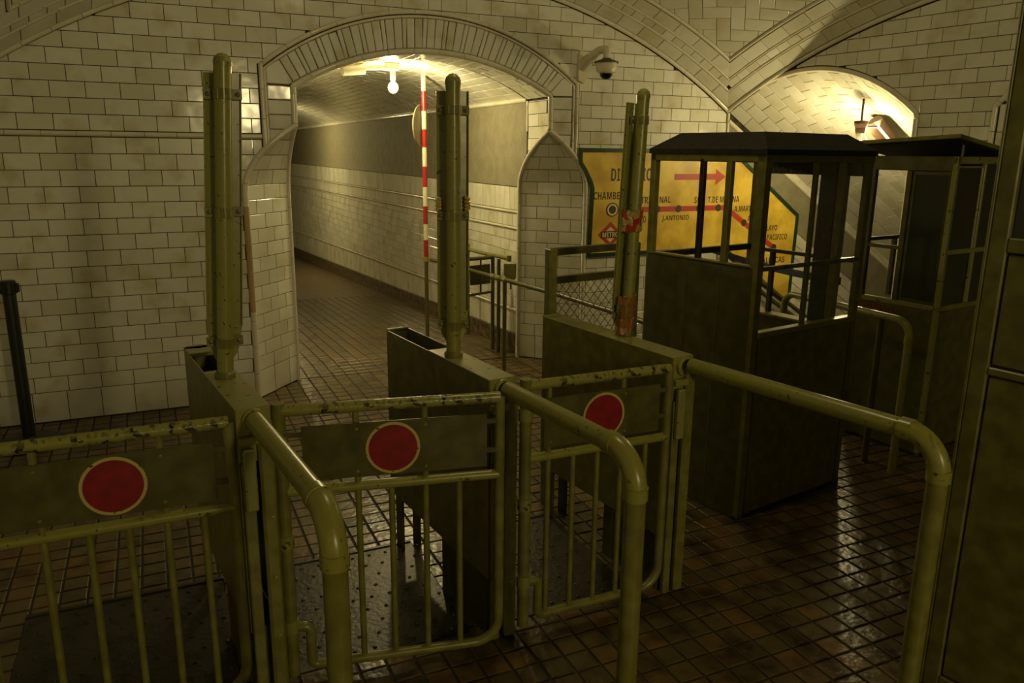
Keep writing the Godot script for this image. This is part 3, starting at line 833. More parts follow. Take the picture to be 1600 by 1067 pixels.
# the stair that goes down behind the side wall
const SLOPE = -0.645
func build_stair():
	var x0 = 4.478; var len_ = 4.4
	var mb = MB.new()
	mb.span(Vector3(x0, -4.0, WZ - 0.2), Vector3(x0 + len_ + 0.4, 3.0, WZ - 0.006))
	var o = struct("wall_stair_left", mb, "grout")
	var spring = func(x): return 1.965 + SLOPE * (x - x0)
	var under = func(x): return 1.575 + SLOPE * (x - x0)
	var band = PackedVector2Array([Vector2(x0, under.call(x0)), Vector2(x0 + len_, under.call(x0 + len_)), Vector2(x0 + len_, spring.call(x0 + len_)), Vector2(x0, spring.call(x0))])
	mb = MB.new()
	mb.prism(band, Transform3D(Basis.IDENTITY, Vector3(0, 0, WZ - 0.006)), 0.010)
	part(o, "plaster_band", mb, "plaster")
	# tiles under the band lie along the slope
	var ang = atan(SLOPE)
	var reg = PackedVector2Array([Vector2(x0 + 0.01, 0.0), Vector2(x0 + 0.01, under.call(x0 + 0.01)), Vector2(x0 + len_, under.call(x0 + len_)), Vector2(x0 + len_, -3.4)])
	var rreg = PackedVector2Array()
	for p in reg: rreg.append((p - Vector2(x0, 1.575)).rotated(-ang))
	if Geometry2D.is_polygon_clockwise(rreg): rreg.reverse()
	var polys = bond(rows_between(-0.0965 * 17, 0.0, 0.0965), -1.4, 5.6, 0.19, 0.04, 0.0020, rreg)
	lay(o, polys, func(p):
		var q = p.rotated(ang) + Vector2(x0, 1.575)
		return [Vector3(q.x, q.y, WZ - 0.006), Vector3(0, 0, 1)], GLAZE, 80, 0.006, 0.0018, 0.005)
	trim(o, [Vector3(x0 + 0.01, spring.call(x0 + 0.01) + 0.012, WZ + 0.002), Vector3(x0 + len_, spring.call(x0 + len_) + 0.012, WZ + 0.002)], 0.020)
	var strip_ = PackedVector2Array([Vector2(0.02, 0.318), Vector2(5.3, 0.318), Vector2(5.3, 0.402), Vector2(0.02, 0.402)])
	var sp_ = bond([[0.30, 0.402, 0]], 0.0, 5.3, 0.19, 0.04, 0.0020, Geometry2D.intersect_polygons(strip_, PackedVector2Array([Vector2(0.255, 0.30), Vector2(5.3, 0.30), Vector2(5.3, 0.41), Vector2(0.255 + 0.065, 0.41)]))[0])
	lay(o, sp_, func(p):
		var q = p.rotated(ang) + Vector2(x0, 1.595)
		return [Vector3(q.x, q.y, WZ - 0.006), Vector3(0, 0, 1)], GLAZE, 20, 0.006, 0.0018, 0.005)
	# near wall of the stair, its end and its steps
	var zr = WZ + 1.664 * cos(SKEW); var xr = x0 + 1.664 * sin(SKEW)
	mb = MB.new()
	mb.span(Vector3(xr + 0.08, -4.0, zr), Vector3(x0 + len_ + 0.4, 3.0, zr + 0.2))
	struct("wall_stair_right", mb, "glaze1")
	mb = MB.new()
	mb.span(Vector3(x0 + len_, -4.0, WZ - 0.2), Vector3(x0 + len_ + 0.3, 1.0, zr + 0.2))
	struct("wall_stair_end", mb, "glaze1")
	mb = MB.new()
	mb.span(Vector3(x0, -3.6, WZ - 0.1), Vector3(x0 + len_ + 0.3, -3.5, zr + 0.1))
	var st = struct("floor_stair", mb, "floor_joint")
	for k in 16:
		mb = MB.new()
		var yy = -0.17 * (k + 1)
		mb.span(Vector3(4.95 + 0.264 * k, yy - 0.6, WZ + 0.002), Vector3(4.95 + 0.264 * (k + 1) + 0.03, yy, zr - 0.002), 0.008)
		part(st, "step", mb, "quarry1")
	# inclined barrel vault
	var prof = func(t): 
		var s = 1.664 * t
		return NA[0].y + sqrt(NA[1] * NA[1] - (s - NA[0].x) * (s - NA[0].x))
	var at = func(p):                                # p.x along the fall, p.y across (0 at the far wall)
		var t = p.y / 1.664
		var f = func(xx, tt): return Vector3(x0 + 1.664 * sin(SKEW) * tt + xx, prof.call(tt) + SLOPE * xx, lerp(WZ, zr, tt))
		var c = f.call(p.x, t)
		var n = (f.call(p.x + 0.01, t) - c).cross(f.call(p.x, t + 0.01) - c).normalized()
		if n.y > 0: n = -n
		return [c - n * 0.006, n]
	mb = MB.new()
	for i in 20:
		for j in 20:
			var q = []
			for c in [[0, 0], [1, 0], [1, 1], [0, 1]]:
				var f = at.call(Vector2(len_ * (i + c[0]) / 20.0, 1.664 * (j + c[1]) / 20.0)); q.append(f)
			mb.tri(q[0][0], q[1][0], q[2][0], q[0][1], q[1][1], q[2][1])
			mb.tri(q[0][0], q[2][0], q[3][0], q[0][1], q[2][1], q[3][1])
	mb.span(Vector3(x0 + 0.4, 2.5, WZ - 0.2), Vector3(x0 + len_ + 0.3, 2.7, zr + 0.2))
	var v = struct("ceiling_stair", mb, "grout")
	var W = 0.0925
	var vp = bond(rows_between(0.0, 1.664, W), 0.005, len_ - 0.05, 0.155, 0.02, 0.0020, PackedVector2Array([Vector2(0.005, 0.005), Vector2(len_, 0.005), Vector2(len_, 1.66), Vector2(0.005, 1.66)]))
	lay(v, vp, at, GLAZE, 250, 0.006, 0.002, 0.012)

# ------------------------------------------------------------------ the things
var PLATES = [[-0.56, 0.13, -3.08, -2.36], [0.27, 0.92, -3.08, -2.36], [1.08, 1.62, -3.08, -2.36]]   # steel treads: x0, x1, z0, z1
const P3 = Vector3.ZERO

func build_pylon(at, label, rounded, rail_len, board, lean, gate_gap):
	var g = "turnstile housings"
	var o = thing("turnstile_housing", label, "turnstile", at, SKEW * 0.97, g)
	var W = 0.048; var top = 0.965; var L = 0.86
	for s in [-1, 1]:
		var mb = MB.new()
		mb.span(Vector3(s * W - 0.003, 0.235, -L + (0.045 if rounded else 0.0)), Vector3(s * W + 0.003, top, 0), 0.002)
		part(o, "side_panel", mb, "paint")
	var mb = MB.new()
	if rounded:
		var out = []
		for k in 13:
			var a = PI * k / 12.0
			out.append(Vector3(cos(a) * W, 0, -L + 0.045 - sin(a) * W))
		var lo = []; var hi = []
		for p in out: lo.append(p + Vector3(0, 0.235, 0)); hi.append(p + Vector3(0, top + 0.004, 0))
		for k in 12: mb.quad(lo[k], lo[k + 1], hi[k + 1], hi[k], Vector3(out[k].x, 0, out[k].z + L))
		for k in 12: mb.flat(hi[k], hi[k + 1], Vector3(0, top + 0.004, -L + 0.06), Vector3.UP)
		mb.span(Vector3(-W, top - 0.012, -L + 0.02), Vector3(W, top + 0.004, -L + 0.13), 0.002)
	else:
		mb.span(Vector3(-W, 0.235, -L - 0.003), Vector3(W, top, -L + 0.003), 0.002)
		mb.tube([Vector3(-W, top, -L), Vector3(W, top, -L)], 0.006, 8)
	part(o, "end_panel", mb, "paint_light")
	mb = MB.new(); mb.span(Vector3(-W - 0.003, top - 0.004, -0.46), Vector3(W + 0.003, top + 0.002, 0.004), 0.0015)
	part(o, "top_plate", mb, "paint_light")
	if board == 1:
		mb = MB.new(); mb.span(Vector3(-W - 0.003, top - 0.004, -L), Vector3(W + 0.003, top + 0.001, -0.455), 0.0015)
		part(o, "trough_lid", mb, "paint")
	mb = MB.new(); mb.span(Vector3(-W, top - 0.16, -L + 0.02), Vector3(W, top - 0.15, -0.44), 0.001)
	part(o, "trough_bottom", mb, "dark")
	mb = MB.new(); mb.span(Vector3(-W - 0.002, 0.80, -0.002), Vector3(W + 0.002, top - 0.003, 0.006), 0.002)
	part(o, "front_panel", mb, "paint_worn")
	for z in [-0.79, -0.34]:
		mb = MB.new(); mb.span(Vector3(-W + 0.002, 0, z - 0.03), Vector3(-W + 0.016, 0.25, z + 0.03), 0.002)
		mb.span(Vector3(W - 0.016, 0, z - 0.03), Vector3(W - 0.002, 0.25, z + 0.03), 0.002)
		part(o, "leg", mb, "paint_dark")
	mb = MB.new(); mb.span(Vector3(-W + 0.003, 0.0, -0.33), Vector3(W - 0.003, 0.235, -0.02), 0.002)
	part(o, "drive_box", mb, "paint_dark")
	# the two jamb posts at the front
	mb = MB.new(); mb.span(Vector3(-0.046, 0, 0.0), Vector3(-0.012, 0.80, 0.02), 0.003)
	part(o, "flat_jamb", mb, "paint")
	mb = MB.new(); mb.span(Vector3(0.004, 0, 0.0), Vector3(0.050, 0.93, 0.03), 0.008)
	var jp = part(o, "jamb_post", mb, "paint")
	for y in [0.22, 0.42, 0.62]:
		mb = MB.new(); mb.lathe(Vector3(0.03, y, 0.029), [Vector2(0.008, 0), Vector2(0.007, 0.004), Vector2(0.0, 0.006)], 10, Basis(Vector3.RIGHT, Vector3(0, 0, 1), Vector3.UP))
		part(jp, "bolt", mb, "paint_light")
	mb = MB.new(); mb.span(Vector3(-0.05, 0.86, 0.006), Vector3(0.02, 0.885, 0.03), 0.003)
	part(o, "latch_bracket", mb, "paint_worn")
	mb = MB.new(); mb.span(Vector3(-0.044, 0.655, 0.02), Vector3(-0.008, 0.85, 0.042), 0.005)
	part(o, "latch_cover", mb, "paint_light")
	mb = MB.new(); mb.lathe(Vector3(0, top - 0.035, 0.0), [Vector2(0.036, 0.004), Vector2(0.036, 0.02), Vector2(0.03, 0.026)], 20, Basis(Vector3.RIGHT, Vector3(0, 0, 1), Vector3.UP))
	part(o, "pipe_socket", mb, "paint_worn")
	return o

func build_rail(at, dir, run, r, label, group):                     # the fat pipe that comes forward, bends and goes down to the floor
	var o = thing("guard_rail", label, "handrail", at, 0.0, group)
	var d = Vector3(dir.x, 0, dir.y).normalized()
	var e = d * run
	var path = arc_path([d * 0.03, e, e + Vector3(0, -at.y, 0)], 0.105, 9)
	var bend0 = 1; var bend1 = path.size() - 2
	var mb = MB.new(); mb.tube([path[0], path[bend0] + d * 0.004], r, 20)
	part(o, "rail_pipe", mb, "paint_worn")
	mb = MB.new(); mb.tube(path.slice(bend0, bend1 + 1), r * 1.09, 20, false)
	for c in [[path[bend0], d], [path[bend1], Vector3.DOWN]]:
		mb.tube([c[0] - c[1] * 0.018, c[0] + c[1] * 0.018], r * 1.16, 20)
	part(o, "elbow", mb, "paint_worn")
	mb = MB.new(); mb.tube([path[bend1], path[-1]], r, 20)
	part(o, "upright", mb, "paint")
	mb = MB.new(); mb.lathe(path[-1], [Vector2(r * 2.0, 0), Vector2(r * 2.0, 0.006), Vector2(r * 1.1, 0.01), Vector2(r, 0.02)], 20)
	part(o, "base_flange", mb, "paint_dark")
	return o

func build_mast(at, label, board_turn, lean, h_top, tape):           # the upright tube with its sheet metal board
	var o = thing("signal_mast", label, "post", at, board_turn, "masts over the turnstiles")
	var up = Vector3(lean, 1, 0).rotated(Vector3.UP, -board_turn)
	var q = func(x, y, z): return Vector3(x, y, z) + Vector3(up.x, 0, up.z) * y
	var mb = MB.new()
	mb.tube([q.call(0, 0, 0), q.call(0, h_top - 0.025, 0)], 0.026, 20)
	part(o, "tube", mb, "paint_worn")
	mb = MB.new()
	mb.lathe(q.call(0, h_top - 0.03, 0), [Vector2(0.0275, -0.008), Vector2(0.0275, 0.004), Vector2(0.023, 0.017), Vector2(0.013, 0.026), Vector2(0.0, 0.03)], 20)
	part(o, "cap", mb, "paint_light")
	mb = MB.new()
	mb.lathe(q.call(0, 0.0, 0), [Vector2(0.034, 0), Vector2(0.034, 0.012), Vector2(0.027, 0.02)], 20)
	part(o, "foot_ring", mb, "paint")
	# the board: a folded sheet, its lower corners cut away
	mb = MB.new()
	var bt = h_top - 0.055; var b0 = 0.045
	var sh = Basis(Vector3.RIGHT, up, Vector3(0, 0, 1))
	for s in [-1.0, 1.0]:
		var wing = PackedVector2Array([Vector2(0.0, b0 + 0.02), Vector2(s * 0.024, b0), Vector2(s * 0.042, b0 + 0.03), Vector2(s * 0.055, b0 + 0.11), Vector2(s * 0.055, bt), Vector2(0.0, bt)])
		mb.prism(wing, Transform3D(sh * Basis(Vector3.UP, s * 0.16), q.call(0, 0, -0.040)), 0.005)
	for s in [-1.0, 1.0]:
		mb.bar(q.call(s * 0.0545, b0 + 0.115, -0.037), q.call(s * 0.0545, bt, -0.037), 0.010, 0.004, 0.001)
	part(o, "board", mb, "paint_worn")
	for y in [h_top - 0.12, h_top - 0.48, b0 + 0.07]:
		mb = MB.new()
		var ring = []
		for k in 13:
			var a = PI * k / 12.0
			ring.append(q.call(cos(a) * 0.0275, y, sin(a) * 0.0275))
		for k in 12: mb.bar(ring[k], ring[k + 1], 0.004, 0.032, 0.001)
		var st = part(o, "strap", mb, "paint")
		for s in [-1, 1]:
			mb = MB.new(); mb.box(q.call(s * 0.040, y, -0.024), Vector3(0.034, 0.032, 0.006), 0.001)
			part(o, "strap_tab", mb, "paint")
		for s in [-1, 1]:
			mb = MB.new(); mb.lathe(q.call(s * 0.044, y, -0.021), [Vector2(0.008, 0), Vector2(0.007, 0.005), Vector2(0, 0.007)], 8, Basis(Vector3.RIGHT, Vector3(0, 0, 1), Vector3.UP))
			part(st, "bolt", mb, "bolt")
	if tape == 1:
		for s in [-1, 1]:
			mb = MB.new()
			for k in 4: mb.box(q.call(s * 0.051, h_top - 0.42 - 0.012 * k, -0.026), Vector3(0.022, 0.012, 0.012 + 0.003 * (k % 2)), 0.003, Basis(Vector3(0, 0, 1), 0.3 * (k - 1.5)))
			part(o, "tape_scrap", mb, "tape_clear", "scrap of clear sticky tape on the board edge")
	if tape == 2:
		mb = MB.new()
		for k in 5:
			var y = 0.026 + 0.03 * k
			var r = 0.045 + 0.004 * sin(k * 2.1)
			var loop = []
			for j in 17: loop.append(q.call(cos(TAU * j / 16.0) * (r + 0.004 * sin(j * 1.7 + k)), y + 0.004 * sin(j * 1.3 + k), sin(TAU * j / 16.0) * (r * 0.8) - 0.008))
			for j in 16: mb.bar(loop[j], loop[j + 1], 0.003, 0.036, 0.001)
		part(o, "brown_tape_wrap", mb, "tape_brown", "brown packing tape wound round the foot")
		mb = MB.new(); var mr = MB.new()
		for k in 3:
			var y = h_top - 0.535 + 0.026 * k
			var loop = []
			for j in 21:
				var a = TAU * j / 20.0
				loop.append(q.call(cos(a) * (0.060 + 0.004 * sin(j * 2.3 + k)), y + 0.004 * sin(j * 1.9 + k), sin(a) * 0.043 - 0.012))
			for j in 20: (mr if (j + 2 * k) % 7 < 3 else mb).bar(loop[j], loop[j + 1], 0.003, 0.032, 0.001)
		part(o, "clear_tape_wrap", mb, "tape_clear", "shiny clear tape wound round the mast")
		part(o, "red_tape_strip", mr, "tape_red", "red printed strips on the tape")
	return o

func build_gate(at, turn, width, bars, label, disc_x, worn):
	var o = thing("swing_gate", label, "gate", at, turn, "swing gates with red discs")
	var r = 0.0165
	var hinge = MB.new(); hinge.tube([Vector3(0, 0.02, 0), Vector3(0, 0.955, 0)], 0.021, 16)
	part(o, "hinge_stile", hinge, "paint")
	for y in [0.20, 0.50, 0.83]:
		var mb = MB.new(); mb.tube([Vector3(0, y - 0.022, 0), Vector3(0, y + 0.022, 0)], 0.0255, 16)
		part(o, "hinge_collar", mb, "paint_light")
	var mb
	mb = MB.new()
	var p = [Vector3(0.0, 0.93, 0), Vector3(width, 0.93, 0)]
	mb.tube(p, 0.0185, 14)
	part(o, "top_rail", mb, worn)
	mb = MB.new()
	var q = arc_path([Vector3(width, 0.93, 0), Vector3(width, 0.045, 0), Vector3(0.3, 0.045, 0)], 0.085, 8)
	q.append_array(arc_path([Vector3(0.29, 0.045, 0), Vector3(0.06, 0.045, 0), Vector3(0.06, 0.19, 0), Vector3(0.0, 0.19, 0)], 0.022, 5))
	mb.tube(q, r, 14)
	part(o, "frame_tube", mb, "paint")
	mb = MB.new(); mb.tube([Vector3(0.015, 0.665, 0), Vector3(width, 0.665, 0)], r, 14)
	part(o, "middle_rail", mb, "paint_worn")
	for i in bars.size():
		mb = MB.new(); mb.tube([Vector3(bars[i], 0.05, 0), Vector3(bars[i], 0.925 if i in [0, bars.size() - 2] else 0.66, -0.002)], 0.0105, 10)
		part(o, "bar", mb, "paint")
	mb = MB.new()
	mb.span(Vector3(0.065, 0.70, 0.010), Vector3(width - 0.045, 0.880, 0.014), 0.001)
	mb.span(Vector3(width - 0.05, 0.745, 0.002), Vector3(width - 0.005, 0.762, 0.012), 0.001)
	mb.span(Vector3(width - 0.05, 0.845, 0.002), Vector3(width - 0.005, 0.862, 0.012), 0.001)
	mb.span(Vector3(0.0, 0.845, 0.002), Vector3(0.07, 0.862, 0.012), 0.001)
	var pl = part(o, "plate", mb, "paint_dark")
	var fwd = Basis(Vector3.RIGHT, Vector3(0, 0, 1), Vector3.UP)
	for x in [bars[0], bars[bars.size() - 2]]:
		for y in [0.72, 0.86]:
			var b = MB.new(); b.lathe(Vector3(x, y, 0.014), [Vector2(0.006, 0), Vector2(0.005, 0.003), Vector2(0, 0.004)], 8, fwd)
			part(pl, "rivet", b, "paint")
	mb = MB.new(); mb.lathe(Vector3(disc_x, 0.79, 0.0142), [Vector2(0.0855, 0.0), Vector2(0.0855, 0.0016), Vector2(0.0, 0.0016)], 40, fwd)
	part(o, "disc_border", mb, "cream_edge", "cream border round the red disc")
	mb = MB.new(); mb.lathe(Vector3(disc_x, 0.79, 0.0158), [Vector2(0.0765, 0.0), Vector2(0.0765, 0.0014), Vector2(0.0, 0.0014)], 40, fwd)
	part(o, "disc", mb, "red", "round red disc")
	return o

func build_plates():
	var lab = ["studded steel tread on the floor of the left lane, behind the largest gate", "studded steel tread in the middle lane, behind the gate with the clean disc", "studded steel tread on the floor of the right lane, behind the gate nearest the booths"]
	for i in 3:
		var r = PLATES[i]
		var o = thing("floor_plate", lab[i], "floor plate", Vector3((r[0] + r[1]) * 0.5, 0, (r[2] + r[3]) * 0.5), 0.0, "steel treads in the lanes")
		var w = (r[1] - r[0]) * 0.5; var d = (r[3] - r[2]) * 0.5
		var mb = MB.new(); mb.span(Vector3(-w, -0.006, -d), Vector3(w, 0.004, d), 0.002)
		part(o, "plate", mb, "steel")
		mb = MB.new(); mb.span(Vector3(-w, -0.002, -d - 0.022), Vector3(w, 0.009, -d), 0.003)
		part(o, "edge_strip", mb, "steel")
		mb = MB.new()
		for a in 9:
			for b in 9:
				var x = lerp(-w + 0.04, w - 0.04, a / 8.0) + (0.018 if b % 2 else -0.018); var z = lerp(-d + 0.04, d - 0.04, b / 8.0)
				mb.lathe(Vector3(x, 0.004, z), [Vector2(0.008, 0), Vector2(0.006, 0.004), Vector2(0, 0.0055)], 8)
		part(o, "stud_field", mb, "steel").set_meta("kind", "stuff")

func frame(o, a, b, w = 0.035, m = "paint", called = "frame_bar"):
	var mb = MB.new(); mb.bar(a, b, w, w, 0.003)
	return part(o, called, mb, m)

func panel(o, lo, hi, m = "paint", called = "panel"):
	var mb = MB.new(); mb.span(lo, hi, 0.004)
	return part(o, called, mb, m)

func build_booth_front():
	var W = 0.82; var D = 0.70; var H = 1.70; var F = 0.885; var S = 1.205
	var o = thing("ticket_booth", "olive ticket booth with a black hipped roof and open windows, before the sign", "booth", Vector3(2.409, 0, -2.684), 0.1745)
	panel(o, Vector3(0.02, 0.015, -0.016), Vector3(W - 0.02, F, -0.004), "paint", "front_panel")
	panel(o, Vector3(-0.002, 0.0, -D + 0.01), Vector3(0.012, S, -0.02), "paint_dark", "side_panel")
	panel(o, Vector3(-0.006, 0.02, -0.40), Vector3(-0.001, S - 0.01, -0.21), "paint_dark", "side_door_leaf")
	panel(o, Vector3(W - 0.014, 0.0, -D + 0.01), Vector3(W, 0.83, -0.02), "paint", "side_panel")
	panel(o, Vector3(W - 0.09, 0.83, -D + 0.01), Vector3(W, 0.845, -0.02), "paint_light", "ledge")
	panel(o, Vector3(0.0, 0.0, -D), Vector3(W, 0.02, 0.0), "dark", "floor_pan")
	for c in [[0.0225, -0.0225, 0.045], [W - 0.02, -0.02, 0.034], [0.018, -D + 0.018, 0.036], [W - 0.018, -D + 0.018, 0.036]]:
		frame(o, Vector3(c[0], 0, c[1]), Vector3(c[0], H, c[1]), c[2], "paint", "corner_post")
	# rails: front sill, left sill, headers, the cross bars
	panel(o, Vector3(0.04, F, -0.04), Vector3(W - 0.03, F + 0.028, 0.006), "paint_worn", "sill")
	panel(o, Vector3(-0.006, S, -D + 0.02), Vector3(0.034, S + 0.012, -0.03), "paint", "sill")
	for z in [-0.018, -D + 0.018]: panel(o, Vector3(0.0, H - 0.035, z - 0.016), Vector3(W, H, z + 0.016), "paint", "header")
	for x in [0.016, W - 0.016]: panel(o, Vector3(x - 0.016, H - 0.035, -D), Vector3(x + 0.016, H, 0), "paint", "header")
	frame(o, Vector3(0.04, 1.20, -0.02), Vector3(W - 0.03, 1.20, -0.02), 0.020, "paint", "cross_bar")
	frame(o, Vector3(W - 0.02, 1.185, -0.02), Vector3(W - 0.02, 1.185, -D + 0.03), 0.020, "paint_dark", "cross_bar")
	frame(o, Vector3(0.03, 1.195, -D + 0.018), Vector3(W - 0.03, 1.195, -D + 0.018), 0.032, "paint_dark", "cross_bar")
	frame(o, Vector3(0.385, F + 0.02, -0.02), Vector3(0.385, H - 0.02, -0.02), 0.022, "paint", "mullion")
	frame(o, Vector3(0.012, S, -0.20), Vector3(0.012, H - 0.02, -0.20), 0.030, "paint", "mullion")
	frame(o, Vector3(0.012, S - 0.03, -0.36), Vector3(0.012, H - 0.02, -0.36), 0.026, "rust_black", "mullion")
	frame(o, Vector3(W - 0.02, 0.84, -0.53), Vector3(W - 0.02, 1.18, -0.53), 0.026, "paint_dark", "mullion")
	var mb = MB.new(); mb.span(Vector3(W - 0.04, 0.845, -0.268), Vector3(W - 0.012, H - 0.03, -0.170), 0.004)
	part(o, "door_stile", mb, "rust_black")
	frame(o, Vector3(W - 0.028, 0.845, -0.140), Vector3(W - 0.028, H - 0.03, -0.140), 0.042, "paint", "mullion")
	# glass that is left, in the right half of the front and the strip under the header
	mb = MB.new(); mb.span(Vector3(0.395, F + 0.028, -0.024), Vector3(W - 0.036, H - 0.034, -0.020), 0.0)
	part(o, "glass_pane", mb, "glass")
	mb = MB.new(); mb.span(Vector3(W - 0.03, H - 0.10, -D + 0.03), Vector3(W - 0.014, H - 0.034, -0.03), 0.001)
	part(o, "blind_strip", mb, "rust_black")
	# the roof: a low hipped lid of tarred sheet
	mb = MB.new()
	var e = 0.006
	var lo = [Vector3(-e, H, e), Vector3(W + e, H, e), Vector3(W + e, H, -D - e), Vector3(-e, H, -D - e)]
	var mid = []; var hi = []
	for p in lo: mid.append(p + Vector3(0, 0.022, 0))
	for p in [Vector3(0.10, 0, -0.10), Vector3(W - 0.10, 0, -0.10), Vector3(W - 0.10, 0, -D + 0.10), Vector3(0.10, 0, -D + 0.10)]: hi.append(p + Vector3(0, H + 0.098, 0))
	var cc = Vector3(W / 2, H - 0.3, -D / 2)
	for i in 4:
		var j = (i + 1) % 4
		mb.quad(lo[i], lo[j], mid[j], mid[i], (lo[i] + lo[j]) * 0.5 - cc)
		mb.quad(mid[i], mid[j], hi[j], hi[i], (mid[i] + mid[j]) * 0.5 - cc)
	mb.quad(hi[0], hi[1], hi[2], hi[3], Vector3.UP); mb.quad(lo[0], lo[1], lo[2], lo[3], Vector3.DOWN)
	part(o, "roof", mb, "rust_black")
	# seams and screws of the front panel
	mb = MB.new()
	for x in [0.05, W - 0.05]: mb.span(Vector3(x - 0.002, 0.02, -0.005), Vector3(x + 0.002, F - 0.01, -0.0025), 0.0005)
	part(o, "seam", mb, "dark")

func build_booth_rear():
	var W = 0.80; var D = 0.50; var H = 1.70; var F = 0.885
	var o = thing("ticket_booth", "olive ticket booth with a tilted lid, half hidden by the tall cabinet", "booth", Vector3(3.93, 0, -2.92), 0.14)
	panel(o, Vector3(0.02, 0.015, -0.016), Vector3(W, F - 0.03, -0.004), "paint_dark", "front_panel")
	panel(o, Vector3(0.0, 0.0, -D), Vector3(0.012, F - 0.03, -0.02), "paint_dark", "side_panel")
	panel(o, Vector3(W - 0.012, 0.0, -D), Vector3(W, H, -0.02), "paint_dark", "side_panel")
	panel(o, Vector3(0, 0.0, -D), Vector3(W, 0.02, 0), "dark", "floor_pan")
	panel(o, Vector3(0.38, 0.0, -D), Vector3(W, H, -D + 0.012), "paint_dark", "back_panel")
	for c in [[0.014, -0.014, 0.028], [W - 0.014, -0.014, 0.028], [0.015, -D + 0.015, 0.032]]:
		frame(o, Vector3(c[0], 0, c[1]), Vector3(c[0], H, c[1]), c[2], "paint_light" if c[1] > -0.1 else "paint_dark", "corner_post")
	panel(o, Vector3(0.0, F - 0.03, -0.03), Vector3(W, F, 0.004), "paint", "sill")
	panel(o, Vector3(0.0, H - 0.04, -0.026), Vector3(W, H, 0.0), "paint_light", "header")
	panel(o, Vector3(0.0, H - 0.08, -D), Vector3(0.026, H, -0.02), "paint_dark", "header")
	panel(o, Vector3(0.0, F - 0.03, -D), Vector3(0.028, F + 0.0, -0.02), "paint_light", "sill")
	frame(o, Vector3(0.03, 1.185, -0.012), Vector3(W - 0.03, 1.185, -0.012), 0.026, "paint_light", "transom")
	frame(o, Vector3(0.30, F, -0.012), Vector3(0.30, H - 0.03, -0.012), 0.020, "paint_light", "mullion")
	frame(o, Vector3(0.275, F + 0.3, -0.010), Vector3(0.275, H - 0.05, -0.010), 0.010, "paint_light", "sash_bar")
	frame(o, Vector3(0.03, H - 0.055, -0.010), Vector3(0.28, H - 0.055, -0.010), 0.012, "paint_light", "sash_bar")
	# the left side: an opening at the back and a dark glazed panel in front of it
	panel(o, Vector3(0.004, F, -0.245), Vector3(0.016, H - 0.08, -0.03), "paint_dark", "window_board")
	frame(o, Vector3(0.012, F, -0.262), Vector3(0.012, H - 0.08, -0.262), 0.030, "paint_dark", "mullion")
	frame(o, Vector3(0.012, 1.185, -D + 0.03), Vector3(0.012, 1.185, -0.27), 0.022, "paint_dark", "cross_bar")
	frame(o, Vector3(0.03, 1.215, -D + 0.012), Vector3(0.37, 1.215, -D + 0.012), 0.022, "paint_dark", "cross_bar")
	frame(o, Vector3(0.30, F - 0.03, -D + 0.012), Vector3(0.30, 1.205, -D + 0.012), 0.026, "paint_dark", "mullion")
	for y in [1.05, 1.52]:
		var hm = MB.new(); hm.tube([Vector3(0.002, y - 0.04, -D + 0.036), Vector3(0.002, y + 0.04, -D + 0.036)], 0.007, 8)
		part(o, "hinge", hm, "dark")
	for r in [[0.04, 0.26, F, 1.17], [0.04, 0.26, 1.20, H - 0.06], [0.315, W - 0.03, F, 1.17], [0.315, W - 0.03, 1.20, H - 0.04]]:
		var mb = MB.new(); mb.span(Vector3(r[0], r[2], -0.016), Vector3(r[1], r[3], -0.012), 0.0)
		part(o, "glass_pane", mb, "glass_dusty")
	var gm = MB.new(); gm.span(Vector3(0.0, F + 0.02, -0.225), Vector3(0.003, H - 0.10, -0.04), 0.0)
	part(o, "glass_pane", gm, "glass_dusty")
	# the lid, propped up at the front corner
	var mb = MB.new()
	var T = Transform3D(Basis(Vector3(0, 0, 1), -0.14) * Basis(Vector3.RIGHT, -0.055), Vector3(-0.10, H + 0.115, 0.05))
	mb.xf = T
	mb.span(Vector3(0, -0.022, -0.66), Vector3(0.98, 0.0, 0.0), 0.003)
	part(o, "lid", mb, "paint")
	mb = MB.new(); mb.xf = T
	mb.span(Vector3(0.02, -0.028, -0.64), Vector3(0.96, -0.0225, -0.02), 0.001)
	part(o, "lid_lining", mb, "dark")
	mb = MB.new(); mb.span(Vector3(0.055, H, -0.02), Vector3(0.067, H + 0.085, -0.012), 0.001)
	part(o, "prop", mb, "paint_light")
	# painted letters, mostly worn off
	var t = lettering(o, "CERRADO", 0.045, "faded_red", Vector3(-0.0015, F - 0.085, -0.485), Basis(Vector3.UP, -PI / 2), 0.8)

